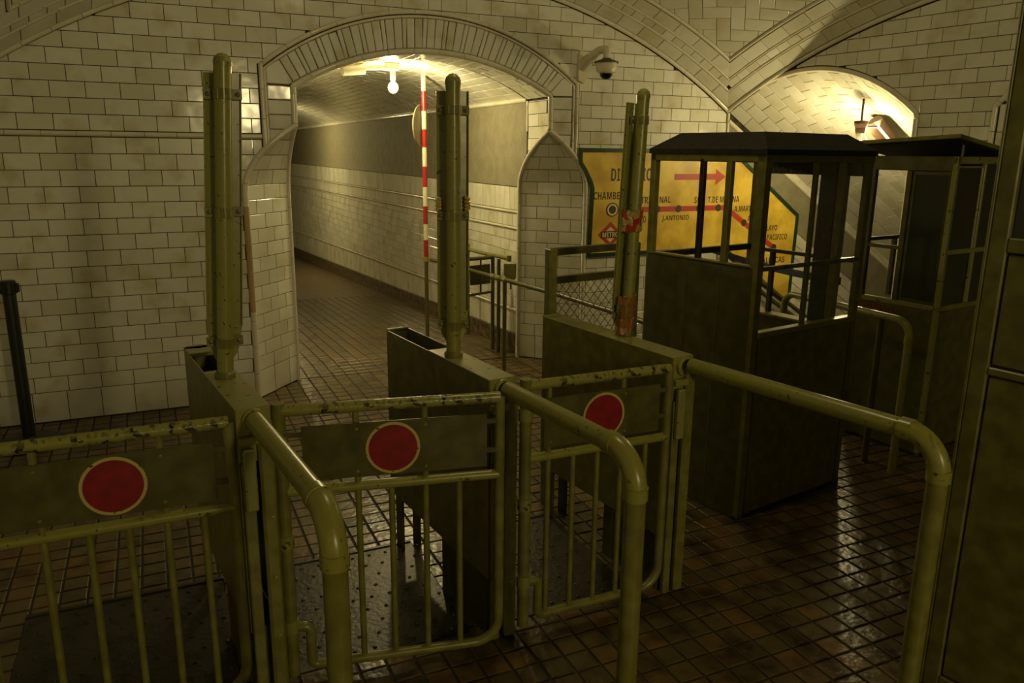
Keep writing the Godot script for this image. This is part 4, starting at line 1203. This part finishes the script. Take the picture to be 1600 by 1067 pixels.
func build_cabinet():
	var o = thing("cabinet", "tall olive sheet metal cabinet cut off by the right edge of the photo", "cabinet", Vector3(2.188, 0, -1.494), 0.1396)
	# x runs away to the right, +z comes forward; its left side faces us
	var D = 0.9; var W = 0.8; var H = 2.2
	for r in [[0.0, 0.05], [D - 0.05, D]]:
		panel(o, Vector3(0, 0, r[0]), Vector3(0.04, H, r[1]), "paint_mid", "stile")
	for r in [[0.0, 0.06], [1.075, 1.10], [1.435, 1.478], [2.12, H]]:
		panel(o, Vector3(0, r[0], 0.05), Vector3(0.04, r[1], D - 0.05), "paint_mid", "rail")
	panel(o, Vector3(0.006, 0.066, 0.054), Vector3(0.03, 1.069, D - 0.054), "paint_mid", "lower_panel")
	panel(o, Vector3(0.006, 1.106, 0.054), Vector3(0.03, 1.429, D - 0.054), "paint_mid", "middle_panel")
	panel(o, Vector3(0.012, 0.05, 0.045), Vector3(0.02, 1.44, D - 0.045), "dark", "joint_backing")
	var mb = MB.new(); mb.span(Vector3(0.016, 1.475, 0.045), Vector3(0.02, 2.125, D - 0.045), 0.0)
	part(o, "glass_pane", mb, "glass_dusty")
	panel(o, Vector3(0.0, 0, -0.012), Vector3(W, H, 0.0), "paint_mid", "back_panel")
	panel(o, Vector3(0.04, 0, D - 0.012), Vector3(W, H, D), "paint_mid", "front_panel")
	panel(o, Vector3(W - 0.012, 0, 0), Vector3(W, H, D), "paint_mid", "side_panel")
	panel(o, Vector3(0, H, -0.012), Vector3(W, H + 0.02, D), "paint_mid", "top")

func lettering(o, text, height, m, at, basis, squeeze, called = "lettering", bold = true):
	var t = TextMesh.new()
	var f = SystemFont.new(); f.font_names = PackedStringArray(["Droid Sans"])
	if bold: f.font_weight = 700
	t.font = f; t.text = text; t.font_size = 64; t.pixel_size = height / (64 * 0.714); t.depth = 0.002
	t.horizontal_alignment = HORIZONTAL_ALIGNMENT_LEFT; t.vertical_alignment = VERTICAL_ALIGNMENT_BOTTOM
	t.material = M[m]
	var n = MeshInstance3D.new(); n.mesh = t; n.name = numbered(o, called)
	o.add_child(n, true)
	# stand the baseline at the given point: measure the mesh and set it there
	var box = t.get_aabb()
	n.basis = basis * Basis.from_scale(Vector3(squeeze, 1, 1))
	n.position = at - n.basis * Vector3(box.position.x, baseline(t, text), 0)
	return n

func baseline(t, text):
	var b = t.get_aabb()
	return b.position.y if not ("," in text or "Q" in text) else b.position.y + 0.1 * b.size.y

func fit_text(o, text, x0, x1, y, height, m, z):
	var n = lettering(o, text, height, m, Vector3.ZERO, Basis.IDENTITY, 1.0)
	var b = n.mesh.get_aabb()
	var sx = (x1 - x0) / b.size.x; var sy = height / b.size.y
	n.basis = Basis.from_scale(Vector3(sx, sy, 1))
	n.position = Vector3(x0 - b.position.x * sx, y - b.position.y * sy, z)
	return n

func build_sign():
	var o = thing("wall_sign", "large yellow line map sign with a dark green border on the white tiled wall", "sign", Vector3(0, 0, WZ))
	var outer = PackedVector2Array([Vector2(3.052, 1.735), Vector2(3.052, 1.619), Vector2(3.10, 1.555), Vector2(3.15, 1.47), Vector2(3.168, 1.421), Vector2(3.152, 0.88), Vector2(4.52, 0.88), Vector2(5.335, 0.33), Vector2(5.35, 1.172), Vector2(4.56, 1.735)])
	var face = inset(outer, 0.032)
	var mb = MB.new(); mb.prism(outer, Transform3D(Basis.IDENTITY, Vector3(0, 0, 0.004)), 0.012)
	part(o, "backing_board", mb, "sign_yellow")
	mb = MB.new()
	for i in outer.size():
		var j = (i + 1) % outer.size()
		var a = outer[i]; var b = outer[j]; var c = face[j]; var d = face[i]
		var pts = PackedVector2Array([a, b, c, d])
		mb.prism(pts, Transform3D(Basis.IDENTITY, Vector3(0, 0, 0.014)), 0.010)
	part(o, "green_border", mb, "sign_green", "dark green border")
	var z = 0.0155
	# the line: level, then down along the stairs
	mb = MB.new()
	mb.span(Vector3(3.39, 1.228, z), Vector3(4.52, 1.272, z + 0.002), 0.0)
	mb.prism(PackedVector2Array([Vector2(4.52, 1.272), Vector2(4.51, 1.228), Vector2(5.075, 0.862), Vector2(5.095, 0.905)]), Transform3D(Basis.IDENTITY, Vector3(0, 0, z)), 0.002)
	part(o, "line_stripe", mb, "sign_red", "red line between the stations")
	mb = MB.new()
	mb.prism(PackedVector2Array([Vector2(3.961, 1.487), Vector2(4.385, 1.487), Vector2(4.385, 1.442), Vector2(4.488, 1.511), Vector2(4.385, 1.577), Vector2(4.385, 1.536), Vector2(3.961, 1.536)]), Transform3D(Basis.IDENTITY, Vector3(0, 0, z)), 0.002)
	part(o, "arrow", mb, "sign_red", "red arrow pointing right")
	var fwd = Basis(Vector3.RIGHT, Vector3(0, 0, 1), Vector3.UP)
	var stops = [Vector2(3.60, 1.25), Vector2(3.807, 1.25), Vector2(4.019, 1.25), Vector2(4.23, 1.25), Vector2(4.434, 1.25), Vector2(4.726, 1.115), Vector2(4.845, 1.04), Vector2(4.957, 0.967), Vector2(5.09, 0.885)]
	for s in stops:
		mb = MB.new(); mb.lathe(Vector3(s.x, s.y, z + 0.002), [Vector2(0.030, 0), Vector2(0.030, 0.001), Vector2(0, 0.001)], 20, fwd)
		part(o, "station_dot", mb, "sign_ink")
	mb = MB.new(); mb.lathe(Vector3(3.374, 1.255, z), [Vector2(0.056, 0), Vector2(0.056, 0.003), Vector2(0, 0.003)], 28, fwd)
	part(o, "station_ring", mb, "sign_ink", "ringed dot of the station itself")
	mb = MB.new(); mb.lathe(Vector3(3.374, 1.255, z + 0.003), [Vector2(0.047, 0), Vector2(0.047, 0.001), Vector2(0, 0.001)], 28, fwd)
	part(o, "ring_filling", mb, "sign_cream")
	mb = MB.new(); mb.lathe(Vector3(3.374, 1.255, z + 0.004), [Vector2(0.033, 0), Vector2(0.033, 0.001), Vector2(0, 0.001)], 24, fwd)
	part(o, "station_dot", mb, "sign_ink")
	# the diamond emblem
	var c = Vector2(3.364, 1.056); var hw = 0.115; var hh = 0.103
	var dia = func(k): return PackedVector2Array([c + Vector2(hw * k, 0), c + Vector2(0, hh * k), c + Vector2(-hw * k, 0), c + Vector2(0, -hh * k)])
	mb = MB.new(); mb.prism(dia.call(1.0), Transform3D(Basis.IDENTITY, Vector3(0, 0, z)), 0.002)
	part(o, "emblem_diamond", mb, "sign_red", "red diamond emblem")
	mb = MB.new(); mb.prism(dia.call(0.62), Transform3D(Basis.IDENTITY, Vector3(0, 0, z + 0.002)), 0.001)
	part(o, "emblem_filling", mb, "sign_cream")
	mb = MB.new(); mb.span(Vector3(c.x - 0.085, c.y - 0.028, z + 0.003), Vector3(c.x + 0.085, c.y + 0.028, z + 0.004), 0.0)
	part(o, "emblem_band", mb, "sign_ink")
	fit_text(o, "METRO", c.x - 0.074, c.x + 0.074, c.y - 0.020, 0.040, "sign_cream", z + 0.004)
	for t in [["DIRECCION", 3.352, 3.806, 1.481, 0.100], ["CHAMBERI", 3.197, 3.500, 1.336, 0.060], ["TRIBUNAL", 3.645, 3.938, 1.300, 0.054], ["BILBAO", 3.56, 3.70, 1.143, 0.054], ["J.ANTONIO", 3.858, 4.132, 1.143, 0.054], ["SOL", 4.180, 4.275, 1.293, 0.054], ["T.DE MOLINA", 4.320, 4.655, 1.293, 0.054], ["A.MARTIN", 4.610, 4.850, 1.212, 0.050], ["ATOCHA", 4.765, 4.960, 1.125, 0.050], ["M.PELAYO", 4.870, 5.112, 1.035, 0.050], ["PACIFICO", 5.005, 5.235, 0.952, 0.050], ["VALLECAS", 4.925, 5.230, 0.742, 0.055]]:
		fit_text(o, t[0], t[1], t[2], t[3], t[4], "sign_ink", z)

func build_camera_dome():
	var o = thing("security_camera", "cream dome security camera on a wall bracket above the yellow sign", "camera", Vector3(3.04, 2.36, WZ))
	var mb = MB.new(); mb.prism(PackedVector2Array([Vector2(-0.02, -0.13), Vector2(0.03, -0.15), Vector2(0.055, -0.12), Vector2(0.05, 0.07), Vector2(0.0, 0.085), Vector2(-0.02, 0.06)]), Transform3D(Basis.IDENTITY, Vector3(0, 0, 0)), 0.035)
	part(o, "wall_bracket", mb, "plastic_cream")
	mb = MB.new(); mb.tube(arc_path([Vector3(0.02, -0.03, 0.02), Vector3(0.03, 0.02, 0.10), Vector3(0.065, 0.075, 0.20), Vector3(0.085, 0.075, 0.26), Vector3(0.085, -0.01, 0.26)], 0.02, 5), [0.042, 0.041, 0.039, 0.037, 0.035, 0.033, 0.032, 0.031, 0.030, 0.029, 0.028, 0.028, 0.028, 0.028, 0.028, 0.028, 0.028, 0.028, 0.028, 0.028], 14)
	part(o, "arm", mb, "plastic_cream")
	var c = Vector3(0.085, 0, 0.26)
	mb = MB.new(); mb.lathe(c, [Vector2(0.088, -0.022), Vector2(0.088, -0.012), Vector2(0.035, 0.006), Vector2(0.03, 0.012)], 28)
	part(o, "cap", mb, "cable")
	mb = MB.new(); mb.lathe(c, [Vector2(0.048, -0.095), Vector2(0.068, -0.085), Vector2(0.076, -0.06), Vector2(0.078, -0.02)], 28)
	part(o, "housing", mb, "plastic_cream")
	mb = MB.new()
	var pr = []
	for k in 9: pr.append(Vector2(0.048 * sin(PI * 0.5 * k / 8.0), -0.093 - 0.045 * cos(PI * 0.5 * k / 8.0)))
	mb.lathe(c, pr, 24)
	part(o, "dome", mb, "black_gloss", "black glass dome")

func stanchion(at, label, belt_to):
	var o = thing("barrier_post", label, "barrier post", at, 0.0, "belt barrier posts")
	var mb = MB.new(); mb.lathe(P3, [Vector2(0.19, 0), Vector2(0.19, 0.012), Vector2(0.15, 0.028), Vector2(0.04, 0.04), Vector2(0.033, 0.05)], 36)
	part(o, "base", mb, "black_post")
	mb = MB.new(); mb.tube([Vector3(0, 0.04, 0), Vector3(0, 0.90, 0)], 0.034, 20)
	part(o, "post", mb, "black_post")
	mb = MB.new(); mb.lathe(P3, [Vector2(0.038, 0.895), Vector2(0.042, 0.90), Vector2(0.042, 0.962), Vector2(0.036, 0.97), Vector2(0, 0.97)], 20)
	for k in 4:
		var a = PI / 2 * k + 0.3
		mb.box(Vector3(cos(a) * 0.042, 0.93, sin(a) * 0.042), Vector3(0.026, 0.05, 0.026), 0.003, Basis(Vector3.UP, -a))
	part(o, "head", mb, "black_post")
	mb = MB.new()
	var d = belt_to - at
	var a = Vector3(0, 0.93, 0) + Vector3(d.x, 0, d.z).normalized() * 0.05
	var prev = a
	for k in range(1, 9):
		var t = k / 8.0
		var q = a.lerp(Vector3(d.x, belt_to.y, d.z), t) - Vector3(0, 0.02 * sin(PI * t), 0)
		mb.bar(prev, q, 0.048, 0.0025, 0.0, Vector3.UP.cross((q - prev).normalized()).normalized())
		prev = q
	part(o, "belt", mb, "belt", "dark blue retractable belt")

func build_striped_pole():
	var o = thing("striped_pole", "red and white striped pole with a round sign seen from behind, in the passage", "pole", Vector3(2.245, 0, -6.84))
	o.position.y = ramp(-6.84)
	var mb = MB.new(); mb.tube([Vector3(0, 0, 0), Vector3(0, 0.765, 0)], 0.018, 14)
	part(o, "lower_tube", mb, "paint_dark")
	var ys = [0.775, 0.94, 1.084, 1.244, 1.414, 1.593, 1.759, 1.912, 2.069, 2.235, 2.388]
	for i in 10:
		mb = MB.new(); mb.tube([Vector3(0, ys[i], 0), Vector3(0, ys[i + 1], 0)], 0.0215, 16)
		part(o, "stripe", mb, "pole_red" if i % 2 == 0 else "pole_white")
	mb = MB.new()
	var ax = Basis(Vector3(0, 1, 0).cross(Vector3(0.76, 0, 0.65)), Vector3(0.76, 0, 0.65), Vector3(0, 1, 0))
	mb.lathe(Vector3(-0.02, 1.94, -0.03), [Vector2(0.0, -0.006), Vector2(0.180, -0.006), Vector2(0.186, 0.0), Vector2(0.180, 0.006), Vector2(0.0, 0.006)], 40, ax)
	part(o, "round_sign", mb, "plaster", "grey back of a round sign")
	mb = MB.new(); mb.tube([Vector3(0, 0.745, 0), Vector3(0, 0.785, 0)], 0.026, 14)
	part(o, "collar", mb, "paint_worn")

func build_passage_rails():
	var o = thing("handrail", "olive pipe handrail from the striped pole to the mesh fence", "handrail", Vector3(2.44, 0, -5.50))
	var h = 0.735
	var pts = [Vector3(-0.162, h, -1.30), Vector3(0, h, 0), Vector3(0.085, h, 0.72), Vector3(0.13, h, 1.46), Vector3(0.14, h, 1.9)]
	var mb = MB.new(); mb.tube(pts, 0.017, 14); part(o, "rail", mb, "paint_dark")
	for p in [[0.0, 0.0], [0.135, 1.55]]:
		mb = MB.new(); mb.tube([Vector3(p[0], 0, p[1]), Vector3(p[0], h, p[1])], 0.0165, 12); part(o, "post", mb, "paint_dark")
	for p in [pts[1], Vector3(-0.02, h, -0.18), Vector3(-0.012, h, -0.10)]:
		mb = MB.new(); mb.tube([p - Vector3(0.004, 0, 0.022), p + Vector3(0.004, 0, 0.022)], 0.0215, 14); part(o, "coupling", mb, "paint_worn")
	var a = thing("barrier_gate", "low olive pipe gate with a dark plate, across the passage by the handrail", "gate", Vector3(2.64, 0, -6.21))
	h = 0.815
	for p in [[0.0, 0.0, 0.017], [0.0, 0.13, 0.016]]:
		mb = MB.new(); mb.tube([Vector3(p[0], 0, p[1]), Vector3(p[0], h, p[1])], p[2], 12); part(a, "post", mb, "paint_dark")
	mb = MB.new(); mb.tube([Vector3(-0.225, h - 0.005, 0.02), Vector3(0.0, h, 0.0)], 0.017, 12); part(a, "top_bar", mb, "paint_dark")
	mb = MB.new(); mb.tube([Vector3(-0.225, 0.50, 0.02), Vector3(0.0, 0.515, 0.0)], 0.012, 12); part(a, "lower_bar", mb, "paint_dark")
	mb = MB.new(); mb.bar(Vector3(-0.225, 0.67, 0.03), Vector3(-0.03, 0.675, 0.012), 0.17, 0.006, 0.002, Vector3.UP.cross(Vector3(1, 0, -0.1)).normalized())
	part(a, "plate", mb, "paint_dark", "dark sheet plate between the bars")
	for x in [-0.12]:
		mb = MB.new(); mb.tube([Vector3(x, 0.50, 0.02), Vector3(x, h, 0.02)], 0.008, 8); part(a, "bar", mb, "paint_dark")
	var b = thing("barrier_rail", "short olive pipe rail along the passage wall with a small hanging plate", "handrail", Vector3(2.735, 0, -6.02))
	mb = MB.new(); mb.tube([Vector3(0, h, -0.06), Vector3(-0.07, h, -0.42), Vector3(-0.09, h, -0.80)], 0.017, 12); part(b, "rail", mb, "paint")
	mb = MB.new(); mb.tube([Vector3(-0.09, h - 0.04, -0.80), Vector3(-0.09, h + 0.05, -0.80)], 0.022, 12); part(b, "end_post", mb, "paint_light")
	mb = MB.new(); mb.tube([Vector3(-0.09, 0.0, -0.80), Vector3(-0.09, h - 0.03, -0.80)], 0.016, 12); part(b, "post", mb, "paint_dark")
	mb = MB.new(); mb.tube([Vector3(0, h - 0.025, -0.06), Vector3(0, h + 0.025, -0.06)], 0.021, 12); part(b, "end_cap", mb, "paint")
	mb = MB.new()
	mb.prism(PackedVector2Array([Vector2(-0.06, 0.0), Vector2(0.06, 0.0), Vector2(0.06, -0.09), Vector2(0.035, -0.135), Vector2(-0.035, -0.135), Vector2(-0.06, -0.09)]), Transform3D(Basis(Vector3.UP, -0.42), Vector3(0.0, h - 0.04, -0.02)), 0.005)
	part(b, "hanging_plate", mb, "paint_light")
	mb = MB.new(); mb.tube([Vector3(0.0, h - 0.26, -0.02), Vector3(0.0, h - 0.19, -0.02)], 0.008, 8); part(b, "plate_stem", mb, "paint_dark")

func build_mesh_fence():
	var o = thing("mesh_fence", "short olive fence panel of wire mesh beside the taped mast", "fence", Vector3(1.66, 0, -3.215))
	var X1 = 0.53; var dz = -0.10
	var pt = func(x, y): return Vector3(x, y, dz * x / X1)
	var mb = MB.new(); mb.bar(pt.call(0, 0), pt.call(0, 1.268), 0.055, 0.04, 0.004); part(o, "post", mb, "paint")
	mb = MB.new(); mb.bar(pt.call(X1, 0), pt.call(X1, 1.268), 0.035, 0.03, 0.004); part(o, "post", mb, "paint_dark")
	for r in [[1.253, 0.034], [1.12, 0.030], [0.70, 0.030]]:
		mb = MB.new(); mb.bar(pt.call(0, r[0]), pt.call(X1, r[0]), 0.034, r[1], 0.003, Vector3.UP.cross(Vector3(1, 0, -0.19)).normalized()); part(o, "rail", mb, "paint_dark")
	mb = MB.new()
	# woven diagonals: each wire zigzags up the panel
	for i in 21:
		var wire = []
		for j in 16:
			var y = 0.715 + j * 0.0265
			var x = 0.032 + i * 0.0245 + (0.0118 if (i + j) % 2 else -0.0118)
			wire.append(pt.call(clamp(x, 0.02, X1 - 0.012), y) + Vector3(0, 0, 0.002 if j % 2 else -0.002))
		mb.tube(wire, 0.0021, 5, false)
	var w = part(o, "wire_mesh", mb, "wire", "diamond wire mesh"); w.set_meta("kind", "stuff")

func build_exit_rail():
	var o = thing("exit_rail", "olive pipe rail in front of the rear booth, past the right of the front booth", "handrail", Vector3(3.58, 0, -2.80))
	var mb = MB.new(); mb.tube(arc_path([Vector3(0.03, 0, -0.95), Vector3(0.03, 0.85, -0.95), Vector3(0.0, 0.85, 0.0), Vector3(0.0, 0.0, 0.0)], 0.085, 8), 0.021, 16)
	part(o, "rail_pipe", mb, "paint_worn")
	for z in [-0.19]:
		mb = MB.new(); mb.tube([Vector3(0.005, 0, z), Vector3(0.005, 0.85, z)], 0.017, 12); part(o, "post", mb, "paint_dark")
	mb = MB.new(); mb.tube([Vector3(0, 0.735, 0), Vector3(0, 0.77, 0)], 0.025, 14); part(o, "coupling", mb, "paint_worn")

func build_stair_rails():
	var o = thing("stair_handrail", "pair of dark pipe handrails sloping down the stair under the yellow sign", "handrail", Vector3(4.5, 0, -5.44))
	for k in 2:
		var y0 = 0.865 - 0.085 * k
		var mb = MB.new(); mb.tube([Vector3(0, y0, 0), Vector3(3.4, y0 - 0.635 * 3.4, 0)], 0.019, 12); part(o, "rail", mb, "paint_dark")
	for x in [0.15, 1.5, 2.9]:
		var mb = MB.new(); mb.tube([Vector3(x, 0.865 - 0.635 * x - 0.05, 0), Vector3(x, 0.865 - 0.635 * x - 0.05, -0.06)], 0.01, 8); part(o, "wall_bracket", mb, "paint_dark")

func bulb(o, at, r, called = "bulb"):
	var mb = MB.new()
	var pr = []
	for k in 13:
		var a = PI * k / 12.0
		pr.append(Vector2(r * sin(a) * (1.0 if a < PI * 0.55 else lerp(1.0, 0.72, (a - PI * 0.55) / (PI * 0.45))), -r * 1.15 * cos(a)))
	mb.lathe(at, pr, 20)
	return part(o, called, mb, "bulb_glow", "glowing bare bulb")

func lamp(at, color, energy, size):
	var l = OmniLight3D.new(); l.light_color = color; l.light_energy = energy; l.omni_range = 30.0; l.omni_attenuation = 2.0
	l.light_size = size; l.shadow_enabled = true; l.position = at; l.name = numbered(self, "lamp_light")
	add_child(l, true)

const WARM = Color(1.0, 0.918, 0.665)

func build_lamps():
	# the bare bulb in the passage
	var o = thing("bulb_lamp", "bare glowing bulb hanging from a box on the passage vault", "lamp", Vector3(1.86, 2.382, -6.45))
	var mb = MB.new(); mb.span(Vector3(-0.055, -0.055, -0.045), Vector3(0.045, 0.012, 0.045), 0.006); part(o, "junction_box", mb, "plastic_cream")
	mb = MB.new(); mb.lathe(P3, [Vector2(0.018, -0.135), Vector2(0.022, -0.125), Vector2(0.022, -0.06), Vector2(0.014, -0.05)], 16); part(o, "socket", mb, "plastic_cream")
	mb = MB.new(); mb.tube([Vector3(-0.05, -0.03, 0), Vector3(-0.24, -0.045, 0.02)], 0.010, 10); mb.tube([Vector3(-0.05, -0.045, 0.01), Vector3(-0.24, -0.062, 0.03)], 0.008, 10); part(o, "conduit", mb, "plastic_cream")
	mb = MB.new(); mb.tube([Vector3(-0.24, -0.055, 0.02), Vector3(-0.42, -0.075, 0.04)], 0.045, 18); part(o, "cylinder_box", mb, "plastic_cream")
	bulb(o, Vector3(0, -0.185, 0), 0.042)
	lamp(Vector3(1.86, 2.197, -6.45), WARM, E_PASSAGE, 0.05)
	var f = thing("bulb_lamp", "bare bulb lamp farther down the passage, hidden by the left jamb", "lamp", Vector3(1.55, 2.36, -13.2))
	mb = MB.new(); mb.lathe(P3, [Vector2(0.018, -0.135), Vector2(0.022, -0.125), Vector2(0.022, -0.02), Vector2(0.05, -0.01), Vector2(0.05, 0.01)], 16); part(f, "socket", mb, "plastic_cream")
	bulb(f, Vector3(0, -0.185, 0), 0.042)
	lamp(Vector3(1.55, 2.175, -13.2), WARM, E_FAR, 0.05)
	# the work lamps on the stair vault
	var s = thing("stair_lamp", "pair of lamps with a hooded reflector on the lit stair vault", "lamp", Vector3(4.87, 1.91, -4.45))
	mb = MB.new(); mb.lathe(P3, [Vector2(0.0, 0.045), Vector2(0.05, 0.04), Vector2(0.05, 0.02), Vector2(0.04, -0.01), Vector2(0.035, -0.05)], 18); part(s, "lamp_holder", mb, "bronze")
	mb = MB.new(); mb.lathe(Vector3(-0.01, -0.05, 0.0), [Vector2(0.02, -0.06), Vector2(0.024, -0.05), Vector2(0.024, 0.0)], 14); part(s, "socket", mb, "plastic_cream")
	mb = MB.new(); mb.tube([Vector3(0.04, 0.0, 0.0), Vector3(0.17, 0.0, 0.0)], 0.008, 8); mb.tube([Vector3(0.03, -0.02, 0.0), Vector3(0.14, -0.22, 0.02)], 0.007, 8); mb.tube([Vector3(0.0, 0.03, 0.0), Vector3(0.0, 0.20, 0.0)], 0.008, 8); part(s, "cable", mb, "cable")
	bulb(s, Vector3(-0.01, -0.145, 0.0), 0.035)
	mb = MB.new()
	# a hood bent from sheet: ridge falling away to the right
	var T = Transform3D(Basis(Vector3(0, 0, 1), -0.62), Vector3(0.15, 0.050, 0.0))
	mb.xf = T
	var prof = [Vector2(-0.07, -0.055), Vector2(-0.055, 0.012), Vector2(-0.02, 0.036), Vector2(0.02, 0.036), Vector2(0.055, 0.012), Vector2(0.07, -0.055)]
	for i in 5:
		var a = prof[i]; var b = prof[i + 1]
		mb.quad(Vector3(0, a.y, a.x), Vector3(0, b.y, b.x), Vector3(0.24, b.y, b.x), Vector3(0.24, a.y, a.x), Vector3(0, 0.5, 0) + Vector3(0, 0, a.x + b.x) * 8)
		mb.quad(Vector3(0, a.y - 0.004, a.x * 0.95), Vector3(0, b.y - 0.004, b.x * 0.95), Vector3(0.24, b.y - 0.004, b.x * 0.95), Vector3(0.24, a.y - 0.004, a.x * 0.95), Vector3(0, -0.5, 0))
	for x in [0.0, 0.24]:
		for i in range(1, 5): mb.flat(Vector3(x, prof[0].y if i == 0 else -0.02, 0), Vector3(x, prof[i].y, prof[i].x), Vector3(x, prof[i - 1].y, prof[i - 1].x), Vector3(1 if x > 0 else -1, 0, 0))
	part(s, "hood", mb, "bronze")
	mb = MB.new(); mb.xf = T
	mb.tube([Vector3(0.04, -0.02, 0), Vector3(0.20, -0.02, 0)], 0.012, 12)
	part(s, "lamp_tube", mb, "bulb_glow", "glowing lamp tube under the hood")
	lamp(Vector3(4.86, 1.765, -4.45), WARM, E_STAIRB, 0.04)
	var sp = SpotLight3D.new(); sp.light_color = WARM; sp.light_energy = E_STAIR; sp.spot_range = 30.0; sp.spot_attenuation = 2.0; sp.spot_angle = 70.0; sp.spot_angle_attenuation = 0.6
	sp.light_size = 0.06; sp.shadow_enabled = true; sp.name = "flood_light"; add_child(sp, true)
	sp.look_at_from_position(Vector3(5.03, 1.83, -4.45), Vector3(5.03, 1.83, -4.45) + Vector3(-0.55, 0.8, -0.12), Vector3(0, 0, 1))
	var w = thing("bulb_lamp", "bare bulb lamp under the crown of the vestibule vault, above the photo", "lamp", Vector3(1.4, 3.44, -2.6))
	mb = MB.new(); mb.tube([Vector3(0, 0.10, 0), Vector3(0, 0.24, 0)], 0.012, 8); part(w, "pendant_rod", mb, "cable")
	mb = MB.new(); mb.lathe(P3, [Vector2(0.02, 0.02), Vector2(0.026, 0.03), Vector2(0.026, 0.10), Vector2(0.012, 0.11)], 14); part(w, "socket", mb, "plastic_cream")
	bulb(w, Vector3(0, -0.04, 0), 0.05)
	lamp(Vector3(1.4, 3.40, -2.6), WARM, E_ROOMB, 0.06)
	# the vestibule's other lamp, above and behind the viewer
	var v = thing("bulb_lamp", "bare bulb lamp of the vestibule hanging outside the photo", "lamp", Vector3(1.50, 2.40, 3.4))
	mb = MB.new(); mb.tube([Vector3(0, 0.10, 0), Vector3(0, 1.1, 0)], 0.008, 8); part(v, "pendant_rod", mb, "cable")
	mb = MB.new(); mb.lathe(P3, [Vector2(0.02, 0.02), Vector2(0.026, 0.03), Vector2(0.026, 0.10), Vector2(0.012, 0.11)], 14); part(v, "socket", mb, "plastic_cream")
	bulb(v, Vector3(0, -0.04, 0), 0.05)
	lamp(Vector3(1.50, 2.36, 3.4), WARM, E_ROOM, 0.20)
